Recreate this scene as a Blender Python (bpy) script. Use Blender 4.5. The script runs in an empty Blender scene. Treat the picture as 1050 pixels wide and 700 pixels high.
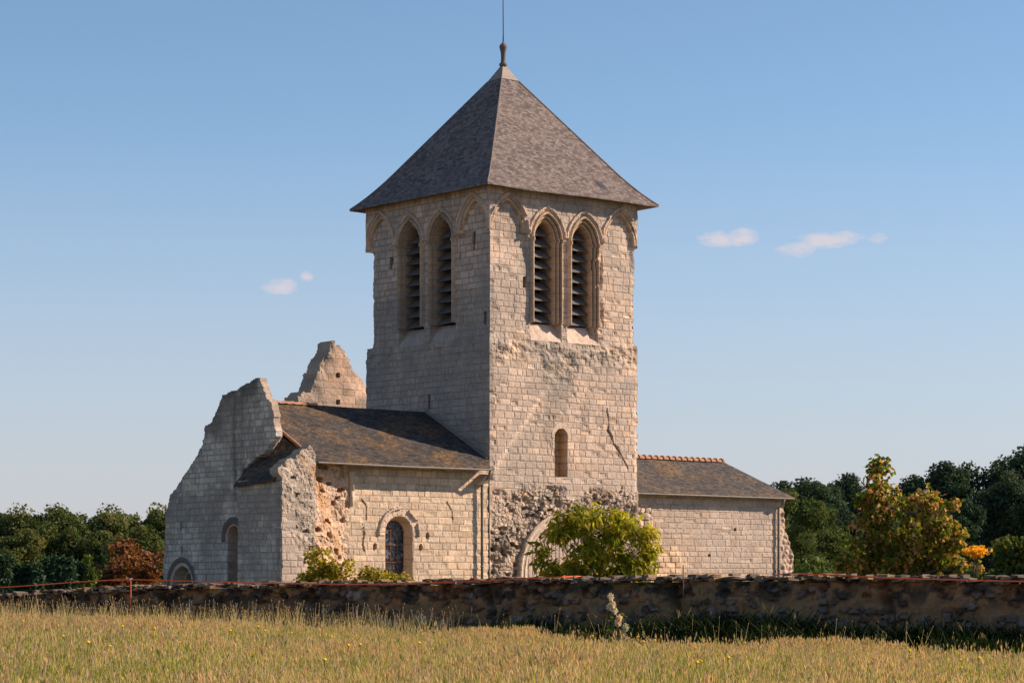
import bpy, math, random
import numpy as np
from math import radians, sin, cos, pi

# ------------------------------------------------------------------ camera, sky, sun, exposure
SC = bpy.context.scene
COL = SC.collection
EYE = 1.65                      # eye height above the field at the camera
F = 2550.0 / 1050.0             # focal length in picture widths
SUN_AZ, SUN_EL = radians(81.5), radians(32)

cam_d = bpy.data.cameras.new('camera')
cam = bpy.data.objects.new('camera', cam_d)
COL.objects.link(cam)
cam.location = (0, 0, EYE)
cam.rotation_euler = (radians(90), 0, 0)
cam_d.sensor_width = 36
cam_d.lens = 36 * F
cam_d.shift_y = (608 - 350) / 1050
cam_d.clip_end = 5000
SC.camera = cam

W = bpy.data.worlds.new('World')
SC.world = W
W.use_nodes = True
wn, wl = W.node_tree.nodes, W.node_tree.links
wn.clear()
sky = wn.new('ShaderNodeTexSky')
sky.sky_type = 'NISHITA'
sky.sun_disc = False
sky.sun_elevation = SUN_EL
sky.sun_rotation = SUN_AZ
sky.altitude = 80
sky.air_density = 0.8
sky.dust_density = 0.3
sky.ozone_density = 2.5
bg = wn.new('ShaderNodeBackground')
bg.inputs['Strength'].default_value = 0.09
wo = wn.new('ShaderNodeOutputWorld')
wl.new(bg.outputs[0], wo.inputs[0])


def wmath(op, a, b=None, clamp=False):
    n = wn.new('ShaderNodeMath'); n.operation = op; n.use_clamp = clamp
    for i, v in enumerate((a, b)):
        if v is None: continue
        if isinstance(v, (int, float)): n.inputs[i].default_value = v
        else: wl.new(v, n.inputs[i])
    return n.outputs[0]


# thin fair-weather clouds, a few wisps fixed in the sky by compass direction and height
tc = wn.new('ShaderNodeTexCoord')
sx = wn.new('ShaderNodeSeparateXYZ')
wl.new(tc.outputs['Generated'], sx.inputs[0])
az = wmath('ARCTAN2', sx.outputs[0], sx.outputs[1])
el = wmath('ARCSINE', sx.outputs[2])
cn = wn.new('ShaderNodeTexNoise')
cn.inputs['Scale'].default_value = 170
cn.inputs['Detail'].default_value = 6
cn.inputs['Roughness'].default_value = 0.62
mp = wn.new('ShaderNodeMapping')
mp.inputs['Scale'].default_value = (0.55, 0.55, 1.3)
wl.new(tc.outputs['Generated'], mp.inputs[0])
wl.new(mp.outputs[0], cn.inputs[0])
tot = None
for (cx, cy, rx, ry, amp) in ((736, 245, 26, 11, 1), (760, 243, 26, 11, 1), (820, 255, 30, 11, .8), (848, 246, 40, 11, 1.0),
                              (868, 243, 26, 8, .7), (900, 244, 15, 7, .6), (289, 293, 24, 11, .9), (314, 284, 9, 8, .8)):
    a0 = math.atan((cx - 525) / 2550.0)
    e0 = math.atan((608 - cy) / 2550.0 * cos(a0))
    p = wmath('DIVIDE', wmath('SUBTRACT', az, a0), rx / 2550.0)
    q = wmath('DIVIDE', wmath('SUBTRACT', el, e0), ry / 2550.0)
    r2 = wmath('ADD', wmath('MULTIPLY', p, p), wmath('MULTIPLY', q, q))
    m = wmath('MULTIPLY', wmath('SUBTRACT', 1.0, r2, True), amp)
    tot = m if tot is None else wmath('MAXIMUM', tot, m)
cl = wmath('MULTIPLY', wmath('SUBTRACT', wmath('ADD', wmath('MULTIPLY', tot, 1.15), wmath('MULTIPLY', cn.outputs[0], 2.2)), 1.42), 0.75)
cl = wmath('MULTIPLY', wmath('MULTIPLY', cl, wmath('MINIMUM', wmath('MULTIPLY', tot, 3), 1)), 1.0, True)
cl = wmath('MINIMUM', wmath('MULTIPLY', cl, 1.25), 0.72)
cm = wn.new('ShaderNodeMixRGB')
wl.new(cl, cm.inputs[0])
hs = wn.new('ShaderNodeHueSaturation')
hs.inputs['Saturation'].default_value = 1.0
hs.inputs['Value'].default_value = 1.03
hs.inputs['Hue'].default_value = 0.495
wl.new(sky.outputs[0], hs.inputs['Color'])
hz_ = wmath('SUBTRACT', 1.0, wmath('DIVIDE', wmath('MAXIMUM', el, 0.0), 0.19), True)      # pale pinkish band of haze low in the sky
hzm = wn.new('ShaderNodeMixRGB')
wl.new(wmath('MULTIPLY', wmath('POWER', hz_, 1.2), 0.92), hzm.inputs[0])
wl.new(hs.outputs[0], hzm.inputs[1]); hzm.inputs[2].default_value = (4.05, 3.78, 4.15, 1)
wl.new(hzm.outputs[0], cm.inputs[1])
cm.inputs[2].default_value = (5.6, 4.9, 5.0, 1)
wl.new(cm.outputs[0], bg.inputs['Color'])

sd = bpy.data.lights.new('sun', 'SUN')
sd.energy = 5.0
sd.angle = radians(0.5)
sd.color = (1.0, 0.80, 0.62)
sun = bpy.data.objects.new('sun', sd)
COL.objects.link(sun)
sun.rotation_euler = (radians(90) - SUN_EL, 0, pi - SUN_AZ)
SC.view_settings.view_transform = 'Standard'
SC.view_settings.look = 'None'
SC.view_settings.gamma = 1
SC.view_settings.use_curve_mapping = False
SC.view_settings.exposure = 0.62
SC.cycles.max_bounces = 6
SC.cycles.transparent_max_bounces = 6

# ------------------------------------------------------------------ numeric helpers


def hsh(i, j, seed):
    n = (i.astype(np.int64) * 374761393 + j.astype(np.int64) * 668265263 + seed * 974634541) & 0x7fffffff
    n = ((n ^ (n >> 13)) * 1274126177) & 0x7fffffff
    n = ((n ^ (n >> 16)) * 83492791) & 0x7fffffff
    return ((n ^ (n >> 15)) & 0xffff) / 65535.0


def vn(x, y, seed=0):
    x, y = np.broadcast_arrays(np.asarray(x, float), np.asarray(y, float))
    xi, yi = np.floor(x), np.floor(y)
    fx, fy = x - xi, y - yi
    fx, fy = fx * fx * (3 - 2 * fx), fy * fy * (3 - 2 * fy)
    a, b = hsh(xi, yi, seed), hsh(xi + 1, yi, seed)
    c, d = hsh(xi, yi + 1, seed), hsh(xi + 1, yi + 1, seed)
    return (a * (1 - fx) + b * fx) * (1 - fy) + (c * (1 - fx) + d * fx) * fy


def fbm(x, y, seed=0, o=4):
    t, a, s = 0, 0.5, 0
    for k in range(o):
        t = t + a * vn(x * 2 ** k + 17.3 * k, y * 2 ** k + 9.1 * k, seed + k)
        s += a; a *= 0.5
    return t / s


def voro(x, y, seed=0):
    xi, yi = np.floor(x), np.floor(y)
    f1 = np.full(x.shape, 9.0); f2 = f1.copy(); cid = np.zeros(x.shape)
    for dx in (-1, 0, 1):
        for dy in (-1, 0, 1):
            cx, cy = xi + dx, yi + dy
            px = cx + 0.15 + 0.7 * hsh(cx, cy, seed); py = cy + 0.15 + 0.7 * hsh(cx, cy, seed + 1)
            d = np.hypot(px - x, py - y)
            near = d < f1
            f2 = np.where(near, f1, np.minimum(f2, d))
            cid = np.where(near, hsh(cx, cy, seed + 2), cid)
            f1 = np.where(near, d, f1)
    return f1, f2, cid


def sstep(a, b, x):
    t = np.clip((x - a) / (b - a), 0, 1)
    return t * t * (3 - 2 * t)


def blocks(S, Z, seed, h0=0.35, l0=0.6):
    """coursed ashlar: random tint per block, distance to the nearest joint"""
    r = np.random.RandomState(seed)
    Zw = Z + 0.03 * (vn(S * .45, Z * .3, seed + 5) - .5)
    hh = h0 * r.uniform(.82, 1.15, 140)
    ze = np.concatenate([[-4], -4 + np.cumsum(hh)])
    ri = np.clip(np.searchsorted(ze, Zw.ravel()) - 1, 0, 138)
    dz = np.minimum(Zw.ravel() - ze[ri], ze[ri + 1] - Zw.ravel())
    tint = np.zeros(ri.shape); ds = np.zeros(ri.shape); t2 = tint.copy()
    Sf = S.ravel() + 0.02 * (vn(S.ravel() * 2, Z.ravel() * 2, seed + 8) - .5)
    for k in np.unique(ri):
        m = ri == k
        lens = l0 * r.uniform(.55, 1.45, 160)
        se = -30 + r.uniform(0, .5) + np.concatenate([[0], np.cumsum(lens)])
        ci = np.clip(np.searchsorted(se, Sf[m]) - 1, 0, 158)
        ds[m] = np.minimum(Sf[m] - se[ci], se[ci + 1] - Sf[m])
        tint[m] = r.uniform(0, 1, 160)[ci]; t2[m] = r.uniform(0, 1, 160)[ci]
    return tint.reshape(S.shape), t2.reshape(S.shape), np.minimum(ds, dz).reshape(S.shape)


# ------------------------------------------------------------------ object helpers


def mesh_obj(name, V, Fc, mat=None, parent=None, colr=None, uv=None, smooth=False, mats=None, fm=None):
    me = bpy.data.meshes.new(name)
    if isinstance(Fc, np.ndarray):
        V = np.asarray(V, np.float32)
        me.vertices.add(len(V)); me.vertices.foreach_set('co', V.ravel())
        n, k = Fc.shape
        me.loops.add(n * k); me.loops.foreach_set('vertex_index', Fc.astype(np.int32).ravel())
        me.polygons.add(n)
        me.polygons.foreach_set('loop_start', np.arange(0, n * k, k, dtype=np.int32))
        me.update(calc_edges=True); me.validate()
    else:
        me.from_pydata([tuple(v) for v in V], [], Fc); me.update()
    if colr is not None:
        a = me.color_attributes.new('stone', 'FLOAT_COLOR', 'POINT')
        c4 = np.ones((len(me.vertices), 4), np.float32); c4[:, :3] = colr
        a.data.foreach_set('color', c4.ravel())
    if uv is not None:
        l = me.uv_layers.new(name='slope')
        vi = np.zeros(len(me.loops), np.int32); me.loops.foreach_get('vertex_index', vi)
        l.data.foreach_set('uv', np.asarray(uv, np.float32)[vi].ravel())
    me.polygons.foreach_set('use_smooth', np.full(len(me.polygons), smooth))
    for m in (mats or ([mat] if mat else [])): me.materials.append(m)
    if fm is not None: me.polygons.foreach_set('material_index', np.asarray(fm, np.int32))
    o = bpy.data.objects.new(name, me); COL.objects.link(o)
    if parent: o.parent = parent
    return o


def tag(o, label, cat, group=None, kind=None):
    if label: o['label'] = label
    if cat: o['category'] = cat
    if group: o['group'] = group
    if kind: o['kind'] = kind
    return o


def thing(name, label, cat, loc=(0, 0, 0), rz=0, group=None):
    o = bpy.data.objects.new(name, None); COL.objects.link(o)
    o.empty_display_size = .3
    o.location = loc; o.rotation_euler = (0, 0, rz)
    return tag(o, label, cat, group)


def dup(root, loc, rz, sc=1.0, label=None, group=None):
    r = root.copy(); COL.objects.link(r); r.location = loc; r.rotation_euler = (0, 0, rz)
    r.scale = sc if isinstance(sc, tuple) else (sc,) * 3
    if label: r['label'] = label
    if group: r['group'] = group
    for ch in list(root.children):
        c = ch.copy(); COL.objects.link(c); c.parent = r
        for g in ch.children:
            d = g.copy(); COL.objects.link(d); d.parent = c
    return r


class MB:
    """collects boxes, tubes and loose polygons into one mesh"""
    def __init__(s): s.v, s.f, s.m, s.c = [], [], [], None

    def add(s, vs, fs, mi=0):
        o = len(s.v); s.v += [tuple(v) for v in vs]; s.f += [[i + o for i in f] for f in fs]; s.m += [mi] * len(fs)

    def box(s, a, b, mi=0, jit=0, rot=None, rng=None):
        vs = [(x, y, z) for x in (a[0], b[0]) for y in (a[1], b[1]) for z in (a[2], b[2])]
        if jit: vs = [tuple(c + rng.uniform(-jit, jit) for c in v) for v in vs]
        s.add(vs, [[0, 1, 3, 2], [4, 6, 7, 5], [0, 4, 5, 1], [2, 3, 7, 6], [0, 2, 6, 4], [1, 5, 7, 3]], mi)

    def tube(s, pts, rad, n=6, mi=0, cap=True):
        P = np.array(pts, float); k = len(P)
        R = np.full(k, rad) if np.isscalar(rad) else np.array(rad, float)
        vs = []
        for i in range(k):
            t = P[min(i + 1, k - 1)] - P[max(i - 1, 0)]
            t = t / (np.linalg.norm(t) + 1e-9)
            up = np.array([0, 0, 1.0]) if abs(t[2]) < .9 else np.array([1.0, 0, 0])
            a = np.cross(t, up); a /= np.linalg.norm(a); b = np.cross(t, a)
            for j in range(n):
                w = 2 * pi * j / n
                vs.append(P[i] + R[i] * (a * cos(w) + b * sin(w)))
        fs = [[i * n + j, i * n + (j + 1) % n, (i + 1) * n + (j + 1) % n, (i + 1) * n + j] for i in range(k - 1) for j in range(n)]
        if cap: fs += [list(range(n))[::-1], [(k - 1) * n + j for j in range(n)]]
        s.add(vs, fs, mi)

    def lathe(s, prof, n=12, c=(0, 0), mi=0):
        vs = [(c[0] + r * cos(2 * pi * j / n), c[1] + r * sin(2 * pi * j / n), z) for r, z in prof for j in range(n)]
        k = len(prof)
        fs = [[i * n + j, i * n + (j + 1) % n, (i + 1) * n + (j + 1) % n, (i + 1) * n + j] for i in range(k - 1) for j in range(n)]
        fs += [list(range(n))[::-1], [(k - 1) * n + j for j in range(n)]]
        s.add(vs, fs, mi)

    def build(s, name, mat, parent=None, smooth=False):
        mats = mat if isinstance(mat, (list, tuple)) else [mat]
        return mesh_obj(name, s.v, s.f, None, parent, smooth=smooth, mats=mats, fm=s.m)


# ------------------------------------------------------------------ materials


def new_mat(name, rough=.9, spec=.2):
    m = bpy.data.materials.new(name); m.use_nodes = True
    b = m.node_tree.nodes['Principled BSDF']
    b.inputs['Roughness'].default_value = rough
    b.inputs['Specular IOR Level'].default_value = spec
    return m, m.node_tree.nodes, m.node_tree.links, b


def noise_node(n, l, vec, scale, detail=5, rough=.6):
    t = n.new('ShaderNodeTexNoise'); t.inputs['Scale'].default_value = scale
    t.inputs['Detail'].default_value = detail; t.inputs['Roughness'].default_value = rough
    if vec is not None: l.new(vec, t.inputs['Vector'])
    return t.outputs['Fac']


def ramp(n, l, fac, stops):
    r = n.new('ShaderNodeValToRGB')
    while len(r.color_ramp.elements) < len(stops): r.color_ramp.elements.new(.5)
    for e, (p, c) in zip(r.color_ramp.elements, stops):
        e.position = p; e.color = (c, c, c, 1) if isinstance(c, (int, float)) else (*c, 1)
    l.new(fac, r.inputs[0]); return r.outputs[0]


def mix(n, l, fac, a, b, mode='MIX'):
    x = n.new('ShaderNodeMixRGB'); x.blend_type = mode
    for i, v in enumerate((fac, a, b)):
        if isinstance(v, (int, float)): x.inputs[i].default_value = v
        elif isinstance(v, tuple): x.inputs[i].default_value = (*v, 1)
        else: l.new(v, x.inputs[i])
    return x.outputs[0]


def bump(n, l, h, dist, strength=1.0, normal=None):
    b = n.new('ShaderNodeBump'); b.inputs['Distance'].default_value = dist; b.inputs['Strength'].default_value = strength
    l.new(h, b.inputs['Height'])
    if normal: l.new(normal, b.inputs['Normal'])
    return b.outputs[0]


def stone_mat(name, bumpd=.05):
    m, n, l, b = new_mat(name, .95, .1)
    at = n.new('ShaderNodeAttribute'); at.attribute_name = 'stone'
    tc = n.new('ShaderNodeTexCoord')
    f1 = noise_node(n, l, tc.outputs['Object'], 9, 6, .7)
    f2 = noise_node(n, l, tc.outputs['Object'], 1.3, 4, .6)
    c = mix(n, l, 1.0, at.outputs['Color'], ramp(n, l, f1, [(.25, .72), (.75, 1.22)]), 'MULTIPLY')
    c = mix(n, l, 1.0, c, ramp(n, l, f2, [(.3, .86), (.7, 1.1)]), 'MULTIPLY')
    l.new(c, b.inputs['Base Color'])
    l.new(bump(n, l, f1, bumpd, .8), b.inputs['Normal'])
    return m


def simple_mat(name, col, rough=.8, spec=.3, var=.25, scale=8, metallic=0, bumpd=0):
    m, n, l, b = new_mat(name, rough, spec)
    b.inputs['Metallic'].default_value = metallic
    tc = n.new('ShaderNodeTexCoord')
    f = noise_node(n, l, tc.outputs['Object'], scale, 5, .65)
    c = mix(n, l, 1.0, tuple(col), ramp(n, l, f, [(.25, 1 - var), (.75, 1 + var)]), 'MULTIPLY')
    l.new(c, b.inputs['Base Color'])
    if bumpd: l.new(bump(n, l, f, bumpd), b.inputs['Normal'])
    return m


def slate_mat(name, col, lichen, lamt, w=.22, h=.13, light=.35):
    m, n, l, b = new_mat(name, .85, .08)
    uvn = n.new('ShaderNodeUVMap'); uvn.uv_map = 'slope'
    nz = n.new('ShaderNodeTexNoise'); nz.inputs['Scale'].default_value = 3
    l.new(uvn.outputs[0], nz.inputs['Vector'])
    wv = n.new('ShaderNodeVectorMath'); wv.operation = 'MULTIPLY_ADD'
    l.new(nz.outputs['Color'], wv.inputs[0]); wv.inputs[1].default_value = (.05, .03, 0); l.new(uvn.outputs[0], wv.inputs[2])
    br = n.new('ShaderNodeTexBrick')
    br.inputs['Scale'].default_value = 1; br.inputs['Brick Width'].default_value = w; br.inputs['Row Height'].default_value = h
    br.inputs['Mortar Size'].default_value = .008; br.inputs['Mortar Smooth'].default_value = .4; br.inputs['Bias'].default_value = -.1
    d = tuple(c * .62 for c in col); br.inputs['Color1'].default_value = (*d, 1)
    br.inputs['Color2'].default_value = (*tuple(c * 1.35 for c in col), 1)
    br.inputs['Mortar'].default_value = (*tuple(c * .4 for c in col), 1)
    l.new(wv.outputs[0], br.inputs['Vector'])
    tc = n.new('ShaderNodeTexCoord')
    f1 = noise_node(n, l, tc.outputs['Object'], .55, 5, .65)
    f2 = noise_node(n, l, tc.outputs['Object'], 4.5, 6, .75)
    f3 = noise_node(n, l, tc.outputs['Object'], 16, 4, .7)
    c = mix(n, l, 1.0, br.outputs['Color'], ramp(n, l, f2, [(.3, .7), (.7, 1.3)]), 'MULTIPLY')
    lm = n.new('ShaderNodeMath'); lm.operation = 'MULTIPLY'; lm.use_clamp = True
    l.new(ramp(n, l, f1, [(.46, 0.0), (.62, 1.0)]), lm.inputs[0])
    l.new(ramp(n, l, f2, [(.42, 0.0), (.62, lamt)]), lm.inputs[1])
    c = mix(n, l, lm.outputs[0], c, lichen)
    c = mix(n, l, ramp(n, l, f3, [(.66, 0.0), (.76, light)]), c, (.36, .33, .29))
    l.new(c, b.inputs['Base Color'])
    b1 = bump(n, l, br.outputs['Fac'], -.02, .7)
    l.new(bump(n, l, f2, .03, .6, b1), b.inputs['Normal'])
    return m


def leaf_mat(name, stops, trans=.35, rough=.55):
    m, n, l, b = new_mat(name, rough, .12)
    at = n.new('ShaderNodeAttribute'); at.attribute_name = 'stone'
    oi = n.new('ShaderNodeObjectInfo')
    sp = n.new('ShaderNodeSeparateColor'); l.new(at.outputs['Color'], sp.inputs[0])
    c = ramp(n, l, sp.outputs[0], stops)
    c = mix(n, l, 1.0, c, ramp(n, l, oi.outputs['Random'], [(0, (.78, .84, .8)), (1, (1.25, 1.12, 1.05))]), 'MULTIPLY')
    l.new(c, b.inputs['Base Color'])
    tr = n.new('ShaderNodeBsdfTranslucent'); l.new(mix(n, l, 1.0, c, (1.5, 1.5, .7), 'MULTIPLY'), tr.inputs['Color'])
    ms = n.new('ShaderNodeMixShader'); ms.inputs[0].default_value = trans
    l.new(b.outputs[0], ms.inputs[1]); l.new(tr.outputs[0], ms.inputs[2])
    l.new(ms.outputs[0], n['Material Output'].inputs['Surface'])
    return m


M_STONE = stone_mat('tuffeau_stone')
M_FIELDWALL = stone_mat('field_stone', .06)
M_SLATE_T = slate_mat('tower_slate', (.185, .15, .141), (.28, .22, .185), .5, light=.3)
M_SLATE_N = slate_mat('nave_slate', (.078, .068, .063), (.31, .165, .05), .62, light=.2)
M_SLATE_C = slate_mat('choir_slate', (.095, .084, .078), (.29, .165, .06), .65, light=.25)
M_TILE = simple_mat('clay_tile', (.40, .20, .12), .85, .2, .3, 6)
M_ZINC = simple_mat('zinc', (.20, .175, .15), .7, .3, .3, 5)
M_LOUVRE = simple_mat('louvre_slate', (.115, .105, .10), .6, .3, .35, 4)
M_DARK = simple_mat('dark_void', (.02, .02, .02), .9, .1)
M_FINIAL = simple_mat('finial_stone', (.15, .12, .10), .85, .2, .3, 9, bumpd=.02)
M_LEAD = simple_mat('cap_lead', (.26, .21, .175), .6, .3, .2, 5)
M_IRON = simple_mat('iron', (.10, .07, .06), .6, .4, .3, 12, .5)
M_RUST = simple_mat('rust_iron', (.24, .10, .045), .85, .2, .35, 14)
M_ORANGE = simple_mat('orange_plastic', (.85, .13, .03), .5, .4, .12, 6)
M_WHITE = simple_mat('white_cap', (.75, .74, .7), .6, .3, .1, 6)
M_BARK = simple_mat('bark', (.13, .10, .075), .95, .1, .4, 5, bumpd=.05)

# ------------------------------------------------------------------ ground
P0 = np.array([-1.046, 116.0])
ROT = radians(39.8)
UX, VX = np.array([cos(ROT), sin(ROT)]), np.array([-sin(ROT), cos(ROT)])
BASE = -1.3                      # churchyard level relative to the eye
WL, WR = np.array([-19.1, 92.7]), np.array([14.4, 70.0])
WD = (WR - WL) / np.linalg.norm(WR - WL)
WN = np.array([WD[1], -WD[0]])   # from the field wall towards the camera


def ground_z(x, y):
    """world height of the ground"""
    x = np.asarray(x, float); y = np.asarray(y, float)
    a, b = -.02694, -.00231
    p = a * np.clip(x, -60, 40) + b * np.clip(y, -20, 140)
    p = p + .05 * (vn(x * .09, y * .09, 3) - .5) * 2
    dist = -((x - WL[0]) * WN[0] + (y - WL[1]) * WN[1])      # beyond the wall is positive
    t = sstep(0.4, 5, dist)
    far = EYE + BASE
    g = p * (1 - t) + far * t
    return g


ys = np.concatenate([np.linspace(-60, 130, 130), np.array([150, 180, 230, 300, 420, 600, 900, 1400, 2200, 4000])])
xs = np.concatenate([-np.array([4000, 2000, 1000, 500, 250, 150, 100])[:], np.linspace(-70, 60, 100), np.array([90, 150, 250, 500, 1000, 2000, 4000])])
GX, GY = np.meshgrid(xs, ys)
GZ = ground_z(GX, GY)
nx, ny = len(xs), len(ys)
ii = (np.arange(ny - 1)[:, None] * nx + np.arange(nx - 1)[None, :]).ravel()
GF = np.stack([ii, ii + 1, ii + 1 + nx, ii + nx], 1)
gm, n_, l_, b_ = new_mat('meadow_soil', .95, .1)
tcg = n_.new('ShaderNodeTexCoord')
gf1 = noise_node(n_, l_, tcg.outputs['Object'], .35, 6, .65)
gf2 = noise_node(n_, l_, tcg.outputs['Object'], 5, 5, .7)
gc = ramp(n_, l_, gf1, [(.35, (.10, .10, .035)), (.65, (.24, .18, .085))])
gc = mix(n_, l_, 1.0, gc, ramp(n_, l_, gf2, [(.3, .6), (.7, 1.3)]), 'MULTIPLY')
l_.new(gc, b_.inputs['Base Color'])
l_.new(bump(n_, l_, gf2, .15), b_.inputs['Normal'])
tag(mesh_obj('ground', np.stack([GX.ravel(), GY.ravel(), GZ.ravel()], 1), GF, gm, smooth=True), 'gently sloping dry meadow ground', 'ground', kind='structure')

# ------------------------------------------------------------------ heightfield masonry


def hf(sv, zv, D, keep, place, colr, thick, s_shift=None):
    """wall face as a fine relief: D outward depth per (z, s); keep masks ragged outlines; edges run back to -thick"""
    nz, ns = len(zv), len(sv)
    S, Z = np.meshgrid(sv, zv)
    if s_shift is not None: S = s_shift
    V = place(S, D, Z).reshape(-1, 3)
    B = place(S, np.full_like(D, -thick), Z).reshape(-1, 3)
    c = keep[:-1, :-1] & keep[1:, :-1] & keep[:-1, 1:] & keep[1:, 1:]
    j, i = np.nonzero(c)
    a = j * ns + i
    Q = [np.stack([a, a + 1, a + 1 + ns, a + ns], 1)]
    N = nz * ns
    cp = np.zeros((nz + 1, ns + 1), bool); cp[1:-1, 1:-1] = c
    for (dj, di, e0, e1) in ((-1, 0, 0, 1), (1, 0, 1 + ns, ns), (0, -1, ns, 0), (0, 1, 1, 1 + ns)):
        nb = cp[1 + dj:nz + dj, 1 + di:ns + di]
        j, i = np.nonzero(c & ~nb)
        a = j * ns + i
        Q.append(np.stack([a + e1, a + e0, a + e0 + N, a + e1 + N], 1))
    Q = np.concatenate(Q)
    used = np.unique(Q)
    rm = np.full(2 * N, -1); rm[used] = np.arange(len(used))
    VV = np.concatenate([V, B])[used]
    CC = np.concatenate([colr.reshape(-1, 3)] * 2)[used]
    return VV, rm[Q], CC


def inpoly(S, Z, poly):
    r = np.zeros(S.shape, bool); k = len(poly)
    for i in range(k):
        x0, y0 = poly[i]; x1, y1 = poly[(i + 1) % k]
        if y0 == y1: continue
        c = ((y0 > Z) != (y1 > Z)) & (S < (x1 - x0) * (Z - y0) / (y1 - y0) + x0)
        r ^= c
    return r


def on_v(px, py, v):
    """photo pixel -> (u, z) on a wall plane of constant v"""
    p = (px - 525) / 2550.0
    u = (p * (P0[1] + VX[1] * v) - P0[0] - VX[0] * v) / (UX[0] - p * UX[1])
    Y = P0[1] + UX[1] * u + VX[1] * v
    return u, (608 - py) / 2550.0 * Y


def on_u(px, py, u):
    p = (px - 525) / 2550.0
    v = (p * (P0[1] + UX[1] * u) - P0[0] - UX[0] * u) / (VX[0] - p * VX[1])
    Y = P0[1] + UX[1] * u + VX[1] * v
    return v, (608 - py) / 2550.0 * Y


def seg_dist(S, Z, pts):
    d = np.full(S.shape, 99.0)
    for (x0, y0), (x1, y1) in zip(pts[:-1], pts[1:]):
        L2 = (x1 - x0) ** 2 + (y1 - y0) ** 2
        t = np.clip(((S - x0) * (x1 - x0) + (Z - y0) * (y1 - y0)) / L2, 0, 1)
        d = np.minimum(d, np.hypot(S - x0 - t * (x1 - x0), Z - y0 - t * (y1 - y0)))
    return d


PALE = np.array([.60, .458, .362])
GREY = np.array([.42, .355, .305])
DIRT_AND_SHADE = np.array([.115, .105, .095])  # dark stains, and the painted dark inside the belfry openings
ORNG = np.array([.46, .23, .085])
OCHR = np.array([.48, .35, .20])


def lerp(c, col, t):
    return c * (1 - t[..., None]) + np.asarray(col) * t[..., None]


def masonry(S, Z, seed, h0=.35, l0=.6, worn=.5, base=PALE, joint=1.0, grey=.75, tv=.36):
    """relief and colour of weathered coursed ashlar"""
    t, t2, e = blocks(S, Z, seed, h0, l0)
    j = 1 - sstep(.008, .042, e + .03 * (fbm(S * 4, Z * 4, seed + 2, 2) - .5))
    w = fbm(S * .5, Z * .5, seed + 20)
    D = .012 * (t - .5) - (.017 * joint) * j + .022 * (fbm(S * 5, Z * 5, seed + 3) - .5)
    rot = ((t2 > .93 - .1 * worn) * sstep(.03, .1, e))                 # blocks eaten back by frost
    D = D - rot * (.015 + .08 * worn * fbm(S * 3, Z * 3, seed + 4))
    c = base[None, None, :] * (.98 - tv / 2 + tv * t)[..., None]
    hv = ((t * 37.7 + t2 * 11.3) % 1) - .5
    c = c * (1 + hv[..., None] * np.array([.08, .0, -.10]))
    c = lerp(c, base * np.array([1.22, 1.20, 1.13]), (t2 < .06) * .9)  # replaced pale blocks
    c = lerp(c, GREY, grey * sstep(.38, .68, w))
    c = lerp(c, base * .42, np.clip(.55 * j * joint, 0, .92))
    return D, c, e


def edge(z, seed, amp):
    """how far a broken corner is eaten back"""
    q = np.floor(z / .35)
    return amp * (.25 + .75 * hsh(q, q * 0, seed)) + amp * .5 * (vn(z * 7, z * 0, seed + 1) - .3)


CH = thing('church', 'half ruined pale stone church with square belfry tower behind the field wall', 'church',
           (P0[0], P0[1], EYE + BASE), ROT)


def PV(v0):   # wall facing -v (sunny side)
    return lambda S, D, Z: np.stack([S, v0 - D, Z - BASE], -1)


def PU(u0):   # wall facing -u (shaded side)
    return lambda S, D, Z: np.stack([u0 - D, S, Z - BASE], -1)


def arch_in(x, z, a, r, zs, z0):
    """inside a pointed (r > a) or round opening of half width a, rise r, springing zs, sill z0"""
    R = (a * a + r * r) / (2 * a)
    return ((np.abs(x) < a) & (z >= z0) & (z <= zs)) | ((z > zs) & ((np.abs(x) + R - a) ** 2 + (z - zs) ** 2 < R * R))


def arch_d(x, z, a, r, zs):
    """signed distance outside such an arch (above the springing), or outside its jambs below it"""
    R = (a * a + r * r) / (2 * a)
    up = np.hypot(np.abs(x) + R - a, z - zs) - R
    return np.where(z > zs, up, np.abs(x) - a)


# ---- tower: lower stage, ledge, arcaded bell stage; one relief per side
WU, WV = 9.45, 9.8
ZT = 19.25
LEDGE = 11.95


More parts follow.
